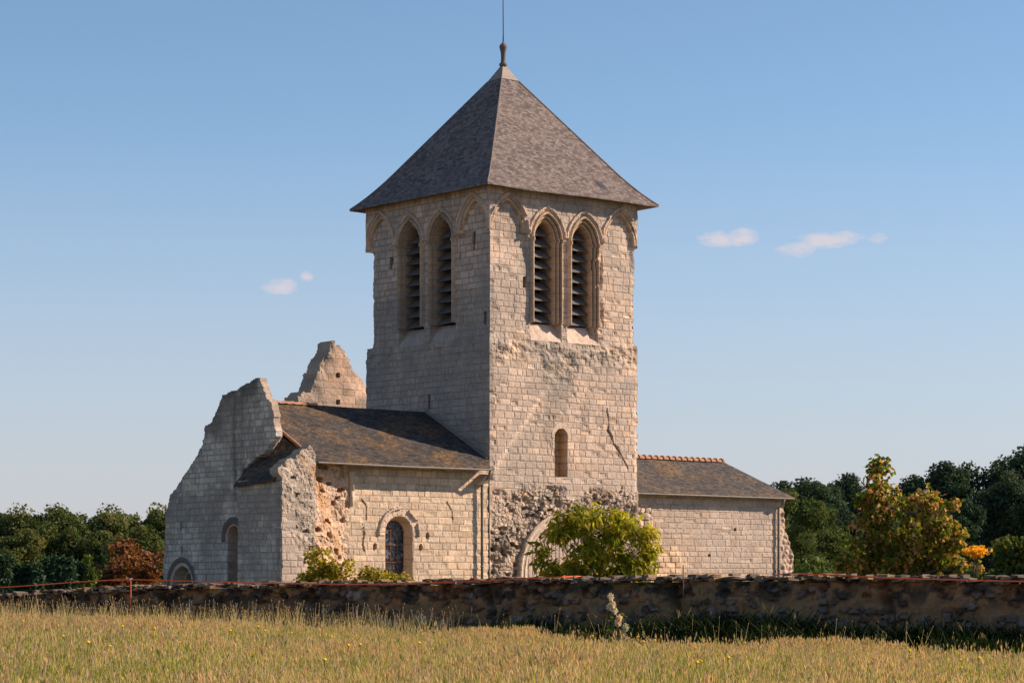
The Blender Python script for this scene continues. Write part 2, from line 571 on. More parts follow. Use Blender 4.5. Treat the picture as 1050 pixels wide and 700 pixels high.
def tower_side(Wd, seed, sunny, res, amp_far, low):
    sv = np.arange(0, Wd + res * .5, Wd / round(Wd / res))
    zv = np.arange(-1.6, ZT + res, res)
    S, Z = np.meshgrid(sv, zv)
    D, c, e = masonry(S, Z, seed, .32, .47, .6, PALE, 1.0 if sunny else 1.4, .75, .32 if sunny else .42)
    up = Z > LEDGE
    bay = Wd / 4
    # ledge: battered and broken
    ln = LEDGE + .35 * (fbm(S * 1.1, S * 0 + 2, seed + 30) - .5) * 2
    setb = sstep(-.25, .55, Z - ln)
    rough = np.exp(-((Z - ln + .35) / .55) ** 2)
    if sunny:
        rough = np.maximum(rough, .85 * sstep(9.2, 10.6, Z) * (1 - sstep(11.9, 12.4, Z)) * sstep(.45, .6, fbm(S * .45, Z * .35, seed + 33)) *
                           np.exp(-((S - 5.2) / 2.6) ** 2))
    rn = fbm(S * 2.6, Z * 3.2, seed + 31)
    D = D - .12 * setb - rough * (.30 * (rn - .35)) * (1.0 if sunny else .55)
    c = lerp(c, OCHR * .8, .35 * rough * sstep(.4, .7, rn))
    c = lerp(c, DIRT_AND_SHADE, .42 * rough * sstep(.5, .75, fbm(S * 3, Z * 3, seed + 32)))
    # arcade: four bays, blind outer ones, windows between
    sp = 16.95
    infr = up & (Z > 12.3)
    front = infr & (Z > sp)
    ins = np.zeros(S.shape, bool)
    for k in range(4):
        x = S - bay * (k + .5)
        blind = k in (0, 3)
        a, r = (1.07, 1.62) if blind else (.98, 1.40)
        zs = 17.0 if blind else 16.8
        ad = arch_d(x, Z, a, r, zs)
        near = np.abs(x) <= bay / 2 + (1.2 if blind else 0)
        ring = (Z > zs) & near
        chip = fbm(S * 2.2, Z * 2.2, seed + 40 + k)
        if blind:
            I = arch_in(x, Z, a, r, zs, 12) | ((Z <= zs) & (np.abs(x) < bay / 2))
            ins |= I
            D = np.where(I, D - .11 * sstep(15.2, 16.6, Z), D)
            # roll and hood of the blind arch
            roll = ring & (ad > -.17) & (ad < .0)
            D = np.where(roll, D + .12 - .02 + .08 * np.sqrt(np.clip(1 - ((ad + .085) / .085) ** 2, 0, 1)) - .1 * (chip < .3), D)
        else:
            ins &= ~((np.abs(x) < a) & (Z < zs))
            steps = ((.98, 1.36, .0), (.86, 1.21, .13), (.74, 1.05, .27), (.61, .88, .40))
            if not sunny: steps = ((.98, 1.36, .0), (.90, 1.26, .10), (.82, 1.15, .20), (.73, 1.04, .30))
            gl = []
            for q, (aa, rr, dep) in enumerate(steps):
                I = arch_in(x, Z, aa, rr, zs, 12.05 + .16 * q)
                D = np.where(I, -.03 - dep + .015 * (rn - .5), D)
                dd = arch_d(x, Z, aa, rr, zs)
                sh = I & (dd > -.14) & (dd < -.02) & (q < 3)
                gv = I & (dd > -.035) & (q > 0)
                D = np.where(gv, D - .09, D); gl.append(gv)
                D = np.where(sh, D + .11 * np.sqrt(np.clip(1 - ((dd + .08) / .06) ** 2, 0, 1)), D)
                c = np.where(I[..., None], c * 0 + PALE * np.array([1.0, .95, .82]) * (.85 + .25 * rn)[..., None], c)
                c = lerp(c, PALE * .45, .55 * (I & (np.abs(((Z + .1) % .36) - .18) > .165)))
            for gv in gl: c = np.where(gv[..., None], PALE * .36, c)  # grooves between the shafts darkened in colour to deepen their shade
            cap = (np.abs(Z - zs) < .09) & (np.abs(x) < 1.06) & (np.abs(x) > .55)
            D = np.where(cap, D + .07, D)
            sill = (Z < 12.85) & (Z > 12.0) & (np.abs(x) < .98)
            D = np.where(sill, -.62 + (12.85 - Z) * .62 + .08 * (rn - .5), D)
            c = np.where(sill[..., None], PALE * 1.05 * (.8 + .4 * rn)[..., None], c)
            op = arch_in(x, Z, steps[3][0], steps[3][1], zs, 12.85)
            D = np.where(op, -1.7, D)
            c = np.where(op[..., None], c * 0 + DIRT_AND_SHADE * .4, c)  # opening painted near black, its inner darkness put into the colour
            if sunny and k == 2:     # the broken jamb of the second window
                jb = (x > .62) & (x < 1.35) & (Z < 16.4) & (Z > 12.3)
                rg = fbm(S * 2.4, Z * 1.1, seed + 55)
                D = np.where(jb & (rg > .5), D - .22 * (rg - .4) * 3, D)
                D = np.where(jb & (rg <= .5), np.maximum(D, -.18 - .2 * rg), D)
        hood = ring & (ad > .10) & (ad < .22) & (np.abs(x) < bay / 2 + .02) & (chip > .36)
        D = np.where(hood, D + .10, D)
        c = np.where((ring & (ad > 0) & (ad < .24))[..., None], PALE * (.82 + .3 * rn)[..., None], c)
        band = ring & (ad >= -.17) & (ad < 0) & blind
        c = np.where(band[..., None], PALE * np.array([1, .93, .78]) * (.85 + .3 * rn)[..., None], c)
    # above the arcade the wall stands flush again (it overhangs the blind panels)
    fl = (Z > sp) & ~ins
    inwin = np.zeros(S.shape, bool)
    for k in (1, 2): inwin |= arch_in(S - bay * (k + .5), Z, .98, 1.40, 16.8, 12)
    D = np.where(fl & ~inwin, D + .12, D)
    # a beam hole or two
    for (hx, hz, hw, hh) in (((2.25, 14.7, .1, .25), (7.1, 15.4, .07, .2)) if sunny else ((1.45, 16.6, .09, .42), (7.9, 16.2, .13, .3), (.5, 12.9, .1, .28), (4.6, 9.2, .08, .35))):
        I = (np.abs(S - hx) < hw) & (np.abs(Z - hz) < hh)
        D = np.where(I, -.55, D); c = np.where(I[..., None], c * .35, c)
    if sunny:
        ow = (4.72, .40)      # walled up slit window, round head
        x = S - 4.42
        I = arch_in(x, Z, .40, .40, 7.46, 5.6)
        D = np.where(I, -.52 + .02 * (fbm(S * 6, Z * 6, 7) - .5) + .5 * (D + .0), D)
        c = np.where(I[..., None], OCHR * np.array([.95, .85, .75]) * (.8 + .4 * rn)[..., None] * np.where(e < .03, .6, 1)[..., None], c)  # infill tinted orange, bounced light put into its colour
        ad = arch_d(x, Z, .40, .40, 7.46)
        rim = (ad > 0) & (ad < .22) & (Z > 7.4)
        D = np.where(rim, .015, D)
        c = np.where(rim[..., None], PALE * 1.02 * (.9 + .2 * rn)[..., None], c)
        # crack running down to the right, and the scar of the lost transept roof
        ck = [(7.35, 9.0), (7.5, 8.3), (7.45, 7.9), (7.75, 7.55), (7.8, 7.3), (8.05, 7.1), (8.75, 6.1)]
        cd = seg_dist(S + .06 * (vn(S * 4, Z * 4, 77) - .5), Z, ck)
        wv = np.clip(-.01 + .10 * vn(S * 2, Z * 2.3, 78), .012, .1)
        D = np.where(cd < wv, D - .22, D); c = np.where((cd < wv)[..., None], c * .5, c)
        sc = seg_dist(S + .12 * (vn(S * 3, Z * 3, 79) - .5), Z, [(.3, 5.9), (3.2, 9.4)])
        c = lerp(c, PALE * 1.18, .7 * np.exp(-(sc / .17) ** 2)); D = D + .03 * np.exp(-(sc / .15) ** 2)
        # torn rubble where the south transept was pulled away
        tl = 5.15 + .9 * (fbm(S * .9, S * 0 + 4, 91) - .5) + .5 * (fbm(S * 2.2, Z * 2.2, 90) - .5) - .45 * sstep(1.2, 3.6, S) * (1 - sstep(5.2, 6.4, S)) * .3
        tr = sstep(0, .5, tl - Z)
        f1, f2, cid = voro(S * 4.2 + .9 * fbm(S * 3, Z * 3, 5), Z * 6.0 + .9 * fbm(S * 3, Z * 3, 6), 93)
        big = fbm(S * 1.0, Z * 1.3, 95, 5)
        RD = -.10 + .60 * (big - .5) + .13 * (cid - .5) - .07 * (1 - sstep(.02, .16, f2 - f1)) - .24 * (cid < .10) * sstep(.04, .2, f2 - f1) + .12 * (fbm(S * 7, Z * 7, 94) - .5)
        sm = np.clip(sstep(.50, .66, fbm(S * .7 + 3, Z * .8, 97)) * .8 + .8 * sstep(.9, .2, tl - Z) * sstep(.35, .6, fbm(S * 1.1, Z * .6, 96)), 0, .9)
        RD = RD * (1 - .6 * sm)
        rc = np.array([.47, .37, .285])[None, None, :] * (.55 + .75 * cid)[..., None]
        rc = lerp(rc, DIRT_AND_SHADE * 1.1, .55 * sstep(.5, .68, fbm(S * 1.6, Z * 1.6, 98)))
        rc = lerp(rc, PALE * .95, .6 * sm)
        rc = lerp(rc, ORNG, .35 * sstep(.62, .75, fbm(S * 1.3, Z * 1.3 + 8, 99)))
        D = D * (1 - tr) + RD * tr; c = c * (1 - tr)[..., None] + rc * tr[..., None]
        # remains of the transept arch: smooth pale ring, walled up inside
        rr = np.hypot(S - 4.75, Z - .9); below = Z < 4.2
        ang = S < 5.0
        ringm = (rr > 2.55) & (rr < 3.0 + .1 * (rn - .5)) & (S < 3.75 + .3 * (rn - .5)) & (Z > -.5)
        D = np.where(ringm, .16 - .05 * np.abs(np.sin(rr * 14)) + .03 * (rn - .5), D)
        c = np.where(ringm[..., None], np.array([.60, .47, .36]) * (.85 + .3 * rn)[..., None], c)
        inner = (rr <= 2.55) & (Z < 3.0)
        D = np.where(inner, -.30 - .03 * (np.abs((S % .24) - .12) > .1), D)
        c = np.where(inner[..., None], np.array([.50, .39, .33]) * (.8 + .35 * vn(S * 4.2, Z * .2, 66))[..., None], c)
    # grey-black growth on the upper courses and streaks on the shaded side
    st = sstep(.50, .72, fbm(S * .8, Z * .22, seed + 60)) * sstep(.35, .6, fbm(S * 3, Z * 1.2, seed + 61))
    c = lerp(c, DIRT_AND_SHADE * 1.6, (.42 if sunny else .30) * st)
    wy = sstep(.52, .7, fbm(S * .5 + 7, Z * .35, seed + 62)) * sstep(.3, .6, fbm(S * 2.2, Z * 2.2, seed + 63))
    c = lerp(c, GREY * np.array([.78, .76, .76]), .55 * wy * (Z > 8))
    und = np.exp(-((Z - 18.6) / .7) ** 2) * sstep(.35, .65, fbm(S * 1.5, Z * .5, seed + 64)) + np.exp(-((Z - 11.3) / .9) ** 2) * sstep(.4, .7, fbm(S * 1.3, Z * .4, seed + 65))
    c = lerp(c, DIRT_AND_SHADE * 1.9, np.clip(.4 * und, 0, .6))  # patchy darker bands below the eaves and below the ledge
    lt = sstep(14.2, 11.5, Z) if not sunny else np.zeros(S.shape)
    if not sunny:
        c = lerp(c, np.array([.27, .25, .225]), .6 * (1 - sstep(13.5, 15.5, Z + 1.5 * (fbm(S * .6, Z * .6, 71) - .5))))  # sides out of the sun painted greyer and darker low down, as shade
    # corners: broken, recessed below the arch springing
    def ee(sd, far):
        x = np.where(zv > 16.9, .02, np.where(zv > LEDGE + .2, .27 if sd in (103, 104) else .11, .0))
        x = x + np.clip(edge(zv, sd, .07), 0, .3) * np.where((zv > 16.9), .3, 1)
        if far:
            x = x + np.where((zv < 14.6) & (zv > LEDGE), amp_far, 0)
        if low: x = np.where(zv < 5, x * .3, x)
        return x
    return sv, zv, S, Z, D, c, ee


def tower_mesh():
    Vs, Fs, Cs, off = [], [], [], 0
    NC = edge  # shared corner profiles
    RES = .036
    out = {}
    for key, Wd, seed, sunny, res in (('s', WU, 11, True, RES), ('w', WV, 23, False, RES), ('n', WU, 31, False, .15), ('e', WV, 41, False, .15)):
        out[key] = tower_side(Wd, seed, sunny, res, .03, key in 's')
    corner = {'sw': (101, 0), 'se': (102, 1), 'nw': (103, 1), 'ne': (104, 0)}
    def prof(cn, ee): return ee(*corner[cn])
    conf = {'s': ('sw', 'se', lambda s, d: (s, -d)), 'w': ('sw', 'nw', lambda s, d: (-d, s)),
            'n': ('nw', 'ne', lambda s, d: (s, WV + d)), 'e': ('se', 'ne', lambda s, d: (WU + d, s))}
    for key, (c0, c1, pl) in conf.items():
        sv, zv, S, Z, D, c, ee = out[key]
        Wd = sv[-1]
        e0 = prof(c0, ee)[:, None]; e1 = prof(c1, ee)[:, None]
        k0 = S <= e0 + .01; k1 = S >= Wd - e1 - .01
        f0 = 1 - sstep(0, .25, S - e0); f1 = 1 - sstep(0, .25, Wd - e1 - S)
        D2 = D * (1 - f0) + (-e0 * 1.0) * f0
        D2 = D2 * (1 - f1) + (-e1 * 1.0) * f1
        D2 = np.where(k0, -e0, np.where(k1, -e1, D2))
        S2 = np.clip(S, e0, Wd - e1)
        keep = np.ones(S.shape, bool)
        def place(s, d, z, pl=pl):
            x, y = pl(s, d)
            return np.stack([x, y, z - BASE], -1)
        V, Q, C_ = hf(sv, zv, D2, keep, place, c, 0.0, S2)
        # no side walls needed: keep only the face quads
        nq = (len(zv) - 1) * (len(sv) - 1)
        Q = Q[:nq]
        if key in 'ew': Q = Q[:, ::-1] if key == 'w' else Q
        if key == 'n': Q = Q[:, ::-1]
        Vs.append(V); Fs.append(Q + off); Cs.append(C_); off += len(V)
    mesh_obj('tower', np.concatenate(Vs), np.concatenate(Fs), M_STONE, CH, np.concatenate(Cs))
    return [o for o in CH.children if o.name.startswith('tower')][0]


TOWER = tower_mesh()


# louvres behind the belfry openings
def louvres(side, k):
    Wd = WU if side == 's' else WV
    xc = Wd / 4 * (k + .5)
    mb = MB(); rng = random.Random(k + len(side))
    n = 9
    for i in range(n):
        z1 = 12.9 + i * .515
        hf_ = .69 if side == 's' else .80; hw = hf_
        zt = z1 + .45
        if zt > 16.8:
            t = min(1, (zt - 16.8) / 1.0); hw = hf_ * math.sqrt(max(.02, 1 - t ** 1.4))
        tilt = rng.uniform(-.02, .02)
        d0, d1 = (.44, .92) if side == 's' else (.34, .82)     # front (low) edge to back (high) edge
        th = .035
        P = [(-hw, d0, z1 - BASE + tilt), (hw, d0, z1 - BASE - tilt), (hw, d1, z1 + .40 - BASE), (-hw, d1, z1 + .40 - BASE)]
        def tr(x, d, z): return (xc + x, d, z) if side == 's' else (d, xc + x, z)
        vs = [tr(*p) for p in P] + [tr(p[0], p[1], p[2] + th) for p in P]
        mb.add(vs, [[0, 3, 2, 1], [4, 5, 6, 7], [0, 1, 5, 4], [1, 2, 6, 5], [2, 3, 7, 6], [3, 0, 4, 7]])
    # added near-black sheet behind the slats, standing in for the unlit belfry interior
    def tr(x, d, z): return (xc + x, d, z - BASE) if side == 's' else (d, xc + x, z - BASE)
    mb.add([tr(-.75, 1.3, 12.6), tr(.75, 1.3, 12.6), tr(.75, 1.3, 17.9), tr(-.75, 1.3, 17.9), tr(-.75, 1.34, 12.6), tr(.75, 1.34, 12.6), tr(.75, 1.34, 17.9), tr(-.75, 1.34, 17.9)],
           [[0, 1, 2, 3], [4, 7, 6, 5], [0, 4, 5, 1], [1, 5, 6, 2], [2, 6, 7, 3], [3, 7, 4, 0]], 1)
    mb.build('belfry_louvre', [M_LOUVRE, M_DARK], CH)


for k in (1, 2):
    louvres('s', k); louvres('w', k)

# ---- roofs


def panel(f, nu, nv, uvf, thick=.07):
    """grid surface f(a,b) with a slab thickness below"""
    A, B = np.meshgrid(np.linspace(0, 1, nu + 1), np.linspace(0, 1, nv + 1))
    P = f(A, B); UV = uvf(A, B)
    V = P.reshape(-1, 3); n = len(V); w = nu + 1
    j, i = np.meshgrid(np.arange(nv), np.arange(nu), indexing='ij')
    a = (j * w + i).ravel()
    Q = np.stack([a, a + 1, a + 1 + w, a + w], 1)
    Vb = V - np.array([0, 0, thick])
    R = []
    for i in range(nu):
        R.append([i + 1, i, i + n, i + 1 + n]); t = nv * w
        R.append([t + i, t + i + 1, t + i + 1 + n, t + i + n])
    for j in range(nv):
        R.append([j * w, (j + 1) * w, (j + 1) * w + n, j * w + n])
        R.append([(j + 1) * w + nu, j * w + nu, j * w + nu + n, (j + 1) * w + nu + n])
    Q = np.concatenate([Q, Q[:, ::-1] + n, np.array(R)])
    uv = UV.reshape(-1, 2)
    return np.concatenate([V, Vb]), Q, np.concatenate([uv, uv])


def join_panels(name, panels, mat):
    V, Q, U, o = [], [], [], 0
    for v, q, u in panels:
        V.append(v); Q.append(q + o); U.append(u); o += len(v)
    return mesh_obj(name, np.concatenate(V), np.concatenate(Q), mat, CH, uv=np.concatenate(U))


TC = (4.8, 4.8); TH = 5.42
tt = np.array([0, .75, .86, .94, 1.0]); tz = np.array([25.95, 20.46, 19.74, 19.30, 19.00])


def troof(k):
    dx, dy = [(0, -1), (-1, 0), (0, 1), (1, 0)][k]
    px_, py_ = -dy, dx

    def f(A, B):
        t = np.clip(B, .02, 1); ac = (A * 2 - 1)
        z = np.interp(t, tt, tz)
        x = TC[0] + TH * t * (dx + px_ * ac); y = TC[1] + TH * t * (dy + py_ * ac)
        z = z + .10 * (vn(A * 5 + k, B * 6, 5 + k) - .5) * np.sin(pi * np.clip(A, 0, 1)) - .03 * np.sin(pi * A) * (B > .9)
        return np.stack([x, y, z - BASE], -1)
    return panel(f, 24, 40, lambda A, B: np.stack([(A * 2 - 1) * B * TH + 20 * k, -B * 9.2], -1), .06)


TROOF = join_panels('tower_roof', [troof(k) for k in range(4)], M_SLATE_T)
mb = MB()      # soffit boarding between wall head and eaves
zS = 18.93 - BASE
i0, i1, o0, o1 = .12, 9.45, TC[0] - TH + .04, TC[0] + TH - .04
mb.add([(o0, o0, zS), (o1, o0, zS), (o1, o1, zS), (o0, o1, zS), (i0, i0, zS + .12), (i1, i0, zS + .12), (i1, 9.7, zS + .12), (i0, 9.7, zS + .12)],
       [[0, 1, 5, 4], [1, 2, 6, 5], [2, 3, 7, 6], [3, 0, 4, 7]])
mb.build('soffit', simple_mat('soffit_board', (.20, .15, .11), .9, .1), TROOF)
mb = MB()
zc0, zc1 = 25.25 - BASE, 26.06 - BASE
h0 = TH * (25.95 - 25.25) / 7.34 + .03
mb.add([(TC[0] - h0, TC[1] - h0, zc0), (TC[0] + h0, TC[1] - h0, zc0), (TC[0] + h0, TC[1] + h0, zc0), (TC[0] - h0, TC[1] + h0, zc0),
        (TC[0] - .06, TC[1] - .06, zc1), (TC[0] + .06, TC[1] - .06, zc1), (TC[0] + .06, TC[1] + .06, zc1), (TC[0] - .06, TC[1] + .06, zc1)],
       [[0, 1, 5, 4], [1, 2, 6, 5], [2, 3, 7, 6], [3, 0, 4, 7], [4, 5, 6, 7]])
mb.build('lead_cap', M_LEAD, TROOF)
mb = MB()
mb.lathe([(.10, 25.9 - BASE), (.20, 26.02 - BASE), (.21, 26.10 - BASE), (.13, 26.17 - BASE), (.115, 26.3 - BASE), (.125, 26.6 - BASE), (.15, 26.75 - BASE),
          (.19, 26.88 - BASE), (.20, 26.97 - BASE), (.16, 27.05 - BASE), (.07, 27.12 - BASE), (.03, 27.25 - BASE)], 14, TC)
mb.build('finial', M_FINIAL, TROOF, True)
mb = MB()
mb.tube([(TC[0], TC[1], 27.2 - BASE), (TC[0], TC[1], 27.6 - BASE), (TC[0] - .02, TC[1], 30.2 - BASE)], [.04, .028, .02], 6)
mb.build('lightning_rod', M_IRON, TROOF)
mb = MB()   # thin hip flashing along the sunny arris
for (sx_, sy_) in ((-1, -1), (1, -1), (-1, 1)):
    pts = [(TC[0] + sx_ * TH * t, TC[1] + sy_ * TH * t, np.interp(t, tt, tz) - BASE + .02) for t in np.linspace(.1, 1, 16)]
    mb.tube(pts, .035, 5)
mb.build('hip_flashing', simple_mat('hip_slate', (.2, .16, .13), .7, .3), TROOF)
mb = MB()   # a small roof light on the sunny slope
t_, a_ = .865, .50
def rpt(t, a): return (TC[0] + TH * t * a, TC[1] - TH * t, np.interp(t, tt, tz) - BASE + .05)
q = [rpt(t_ - .025, a_ - .045), rpt(t_ - .025, a_ + .035), rpt(t_ + .025, a_ + .035), rpt(t_ + .025, a_ - .045)]
mb.add(q + [(p[0], p[1], p[2] - .1) for p in q], [[3, 2, 1, 0], [0, 1, 5, 4], [1, 2, 6, 5], [2, 3, 7, 6], [3, 0, 4, 7]])
mb.build('roof_light', simple_mat('roof_light_glass', (.05, .05, .06), .35, .5), TROOF)

# nave roof
NE, NR, NV0, NVR = 5.81, 8.72, -.72, 4.8      # eaves and ridge height, their v


def nroof(A, B):
    u1 = np.where(B < .13, -.55 + .53 * (B / .13), -.02)
    u = -10.4 + (u1 + 10.4) * A
    v = NV0 + (NVR - NV0) * B
    z = NE + (NR - NE) * B + .10 * (fbm(u * .35 + 3, v * .5, 8, 3) - .5) - .09 * np.sin(pi * B) * np.sin(pi * A) - .05 * np.sin(pi * A) * (1 - B)
    return np.stack([u, v, z - BASE], -1)


def nroof2(A, B):
    u = -9.0 + 8.98 * A
    v = NVR + (7.4 - NVR) * (1 - B)
    return np.stack([u, v, NE + (NR - NE) * B - BASE - .002], -1)


NROOF = join_panels('nave_roof', [panel(nroof, 60, 30, lambda A, B: np.stack([A * 10.4, B * 6.2], -1), .09),
                                  panel(nroof2, 8, 6, lambda A, B: np.stack([A * 10.4 + 30, B * 6.2], -1), .09)], M_SLATE_N)
mb = MB(); rng = random.Random(4)
for i in range(9):      # clay ridge tiles left at the west end only
    u0 = -10.35 + i * .43
    z = NR - BASE - .02
    pr = [(NVR + .17 * cos(a), z + .12 * sin(a) + rng.uniform(-.01, .01)) for a in np.linspace(0, pi, 7)]
    vs = [(u0 + x, p[0], p[1] + (.025 if x > .3 else 0)) for x in (0, .36, .42) for p in pr]
    mb.add(vs, [[k * 7 + j, k * 7 + j + 1, (k + 1) * 7 + j + 1, (k + 1) * 7 + j] for k in range(2) for j in range(6)])
mb.build('ridge_tiles', M_TILE, NROOF)
mb = MB()
mb.tube([(-10.42, v, NE + (NR - NE) * (v - NV0) / (NVR - NV0) - BASE + .03) for v in np.linspace(.0, 3.2, 8)], .07, 6)
mb.build('verge_tiles', M_TILE, NROOF)
mb = MB()
mb.tube([(-.07, v, NE + (NR - NE) * (v - NV0) / (NVR - NV0) - BASE + .05) for v in np.linspace(.1, NVR, 12)], .07, 6)
mb.build('flashing', M_ZINC, NROOF)
mb = MB()
mb.tube([(u, NV0 - .05, NE - BASE - .09 - .03 * sin((u + 10) * .3)) for u in np.linspace(-10.3, -.5, 24)], .045, 8)
mb.build('gutter', M_ZINC, NROOF)

# choir roof (hipped)
CE, CR, CV0, CU1, CUR = 5.05, 7.0, 1.3, 21.75, 20.0
CVN = 2 * NVR - CV0


def croof(A, B):
    u1 = CU1 + (CUR - CU1) * B
    u = 9.3 + (u1 - 9.3) * A
    v = CV0 + (NVR - CV0) * B
    z = CE + (CR - CE) * B - .06 * np.sin(pi * B) * np.sin(pi * A) + .05 * (fbm(u * .4, v * .6, 12, 3) - .5)
    return np.stack([u, v, z - BASE], -1)


def croof_n(A, B):
    P = croof(A, B); P[..., 1] = 2 * NVR - P[..., 1]; return P[:, ::-1]


def croof_e(A, B):
    u = CU1 + (CUR - CU1) * B
    v = NVR + (NVR - CV0) * (1 - B) * (2 * A - 1)
    return np.stack([u, v, CE + (CR - CE) * B - BASE], -1)


CROOF = join_panels('choir_roof', [panel(croof, 40, 20, lambda A, B: np.stack([A * 12.4, B * 4], -1), .08),
                                   panel(croof_n, 8, 6, lambda A, B: np.stack([A * 12.4 + 20, B * 4], -1), .08),
                                   panel(croof_e, 8, 6, lambda A, B: np.stack([A * 7 + 40, B * 4], -1), .08)], M_SLATE_C)
mb = MB()
for i in range(25):
    u0 = 9.6 + i * .43
    z = CR - BASE - .03
    if u0 > CUR - .1: break
    k2 = .03
    pr = [(NVR + .18 * cos(a), z + .15 * sin(a)) for a in np.linspace(0, pi, 7)]
    vs = [(u0 + x, NVR + (p[0] - NVR) * (1 + s_), z + (p[1] - z) * (1 + s_ * 1.6)) for x, s_ in ((0, 0), (.31, 0), (.32, .28), (.43, .28)) for p in pr]
    mb.add(vs, [[k * 7 + j, k * 7 + j + 1, (k + 1) * 7 + j + 1, (k + 1) * 7 + j] for k in range(3) for j in range(6)])
mb.build('ridge_tiles', M_TILE, CROOF)
mb = MB()
mb.tube([(u, CV0 - .04, CE - BASE - .08) for u in np.linspace(9.7, CU1 + .02, 12)], .042, 8)
mb.build('gutter', M_ZINC, CROOF)

# ---- nave wall with the torn masonry at its west end
RES = .045
sv = np.arange(-10.6, -.02, RES); zv = np.arange(-1.6, 5.95, RES)
S, Z = np.meshgrid(sv, zv)
D, c, e = masonry(S, Z, 211, .295, .56, .25, PALE * np.array([1.13, 1.11, 1.0]), 1.0, .3)
wx = S + 5.25
# window reveal with hood
for q, (aa, dep) in enumerate(((.78, 0), (.72, .16), (.62, .38))):
    I = arch_in(wx, Z, aa, aa, 2.72, -.2)
    D = np.where(I, -dep, D)
ad = arch_d(wx, Z, .78, .78, 2.72)
sp_ = (ad < 0) & (Z > -.2)
D = np.where(sp_, np.maximum(-.42, ad * 2.2), D)
D = np.where(arch_in(wx, Z, .56, .56, 2.72, -.1), -.9, D)
c = np.where(sp_[..., None], PALE * np.array([1.0, .92, .74]) * .98, c)
c = lerp(c, PALE * .5, .6 * (sp_ & (np.abs(((Z + .1) % .33) - .165) > .15)))
vs_ = (ad >= 0) & (ad < .26) & (Z > 2.62)
c = np.where(vs_[..., None], PALE * 1.05 * (.85 + .3 * vn(np.arctan2(Z - 2.72, wx) * 3.5, Z * 0, 6))[..., None], c)
D = np.where(vs_, .0 - .03 * (np.abs((np.arctan2(Z - 2.72, wx) * 3.5) % 1) < .1), D)
hd = (ad > .27) & (ad < .40) & (Z > 2.62) & (fbm(S * 2, Z * 2, 3) > .33)
D = np.where(hd, .10, D)
c = np.where(hd[..., None], PALE * .9, c)
for (hx, hz) in ((-6.62, 2.1), (-4.02, 2.1), (-3.62, 2.62)):
    I = np.hypot((S - hx), (Z - hz) * .6) < .09
    D = np.where(I, -.3, D); c = np.where(I[..., None], c * .35, c)
cd = np.minimum(seg_dist(S, Z, [(-7.35, 4.2), (-7.1, 3.9), (-7.1, 3.3)]), seg_dist(S, Z, [(-7.35, 3.2), (-7.2, 2.7), (-7.3, 2.2), (-7.2, 1.9)]))
cd = np.minimum(cd, seg_dist(S, Z, [(-2.5, 4.2), (-2.2, 3.8), (-2.15, 3.4)]))
cw = .055 * vn(S * 3, Z * 3, 202)
D = np.where(cd < cw, D - .10, D); c = np.where((cd < cw)[..., None], c * .5, c)
# torn end: rubble spreading out towards the pier, lower courses fan out
edgeu = -8.08 + .45 * (fbm(Z * .9, Z * 0, 301) - .5) + .15 * (vn(Z * 4, Z * 0, 302) - .5)
tm = sstep(0, .25, edgeu - S)
f1, f2, cid = voro(S * 3.8 + .9 * fbm(S * 3, Z * 3, 35), Z * 5.0 + .9 * fbm(S * 3, Z * 3, 36), 303)
slope = np.clip((edgeu - S) / 2.1, 0, 1)
foot = .12 + .55 * sstep(4.9, .5, Z)
TD = .78 * slope ** (1.6 - .7 * sstep(4.5, 1, Z)) * (.35 + foot) + .40 * (fbm(S * 1.2, Z * 1.1, 305, 5) - .55) + .06 * (cid - .5) - .03 * (1 - sstep(.02, .14, f2 - f1)) - .2 * (cid < .1) * sstep(.04, .2, f2 - f1) + .10 * (fbm(S * 8, Z * 8, 307) - .5)
tcx = PALE[None, None, :] * np.array([1.0, .90, .80]) * (.62 + .6 * cid)[..., None]
tcx = lerp(tcx, PALE * 1.1, .6 * sstep(.5, .65, fbm(S * 1.1, Z * 1.1, 310)))
lich = sstep(.30, .52, fbm(S * 1.3, Z * .8, 306)) * np.exp(-((S + 9.65 - .42 * (4 - Z)) / .45) ** 2)
tcx = lerp(tcx, ORNG * np.array([1, 1.12, 1.3]), np.clip(.75 * lich, 0, 1))
D = D * (1 - tm) + TD * tm
c = c * (1 - tm)[..., None] + tcx * tm[..., None]
keep = np.ones(S.shape, bool)
V, Q, C_ = hf(sv, zv, D, keep, PV(.05), c, .95)
mesh_obj('nave_wall', V, Q, M_STONE, CH, C_)

# nave window: dark leaded glass with iron bars
mb = MB()
ar = [(-5.25 + .57 * cos(a), 2.72 + .57 * sin(a)) for a in np.linspace(0, pi, 16)]
out = [(-5.25 + .57, -.15)] + ar + [(-5.25 - .57, -.15)]
mb.add([(u, .50, z - BASE) for u, z in out] + [(u, .53, z - BASE) for u, z in out],
       [list(range(len(out))), list(range(len(out), 2 * len(out)))[::-1]])
gm_, n_, l_, b_ = new_mat('old_glass', .25, .5)
tcg = n_.new('ShaderNodeTexCoord')
br = n_.new('ShaderNodeTexVoronoi'); br.inputs['Scale'].default_value = 7; l_.new(tcg.outputs['Object'], br.inputs['Vector'])
spx = n_.new('ShaderNodeSeparateColor'); l_.new(br.outputs['Color'], spx.inputs[0])
l_.new(ramp(n_, l_, spx.outputs[0], [(.3, (.012, .012, .016)), (.78, (.03, .03, .04)), (.96, (.15, .14, .15))]), b_.inputs['Base Color'])  # palest cells are reflections painted into the glass colour
l_.new(bump(n_, l_, br.outputs['Distance'], .02, .6), b_.inputs['Normal'])
WIN = mb.build('window', gm_, CH)
mb = MB()
for z in (.6, 1.4, 2.2, 2.85): mb.tube([(-5.8, .46, z - BASE), (-4.7, .46, z - BASE)], .013, 5)
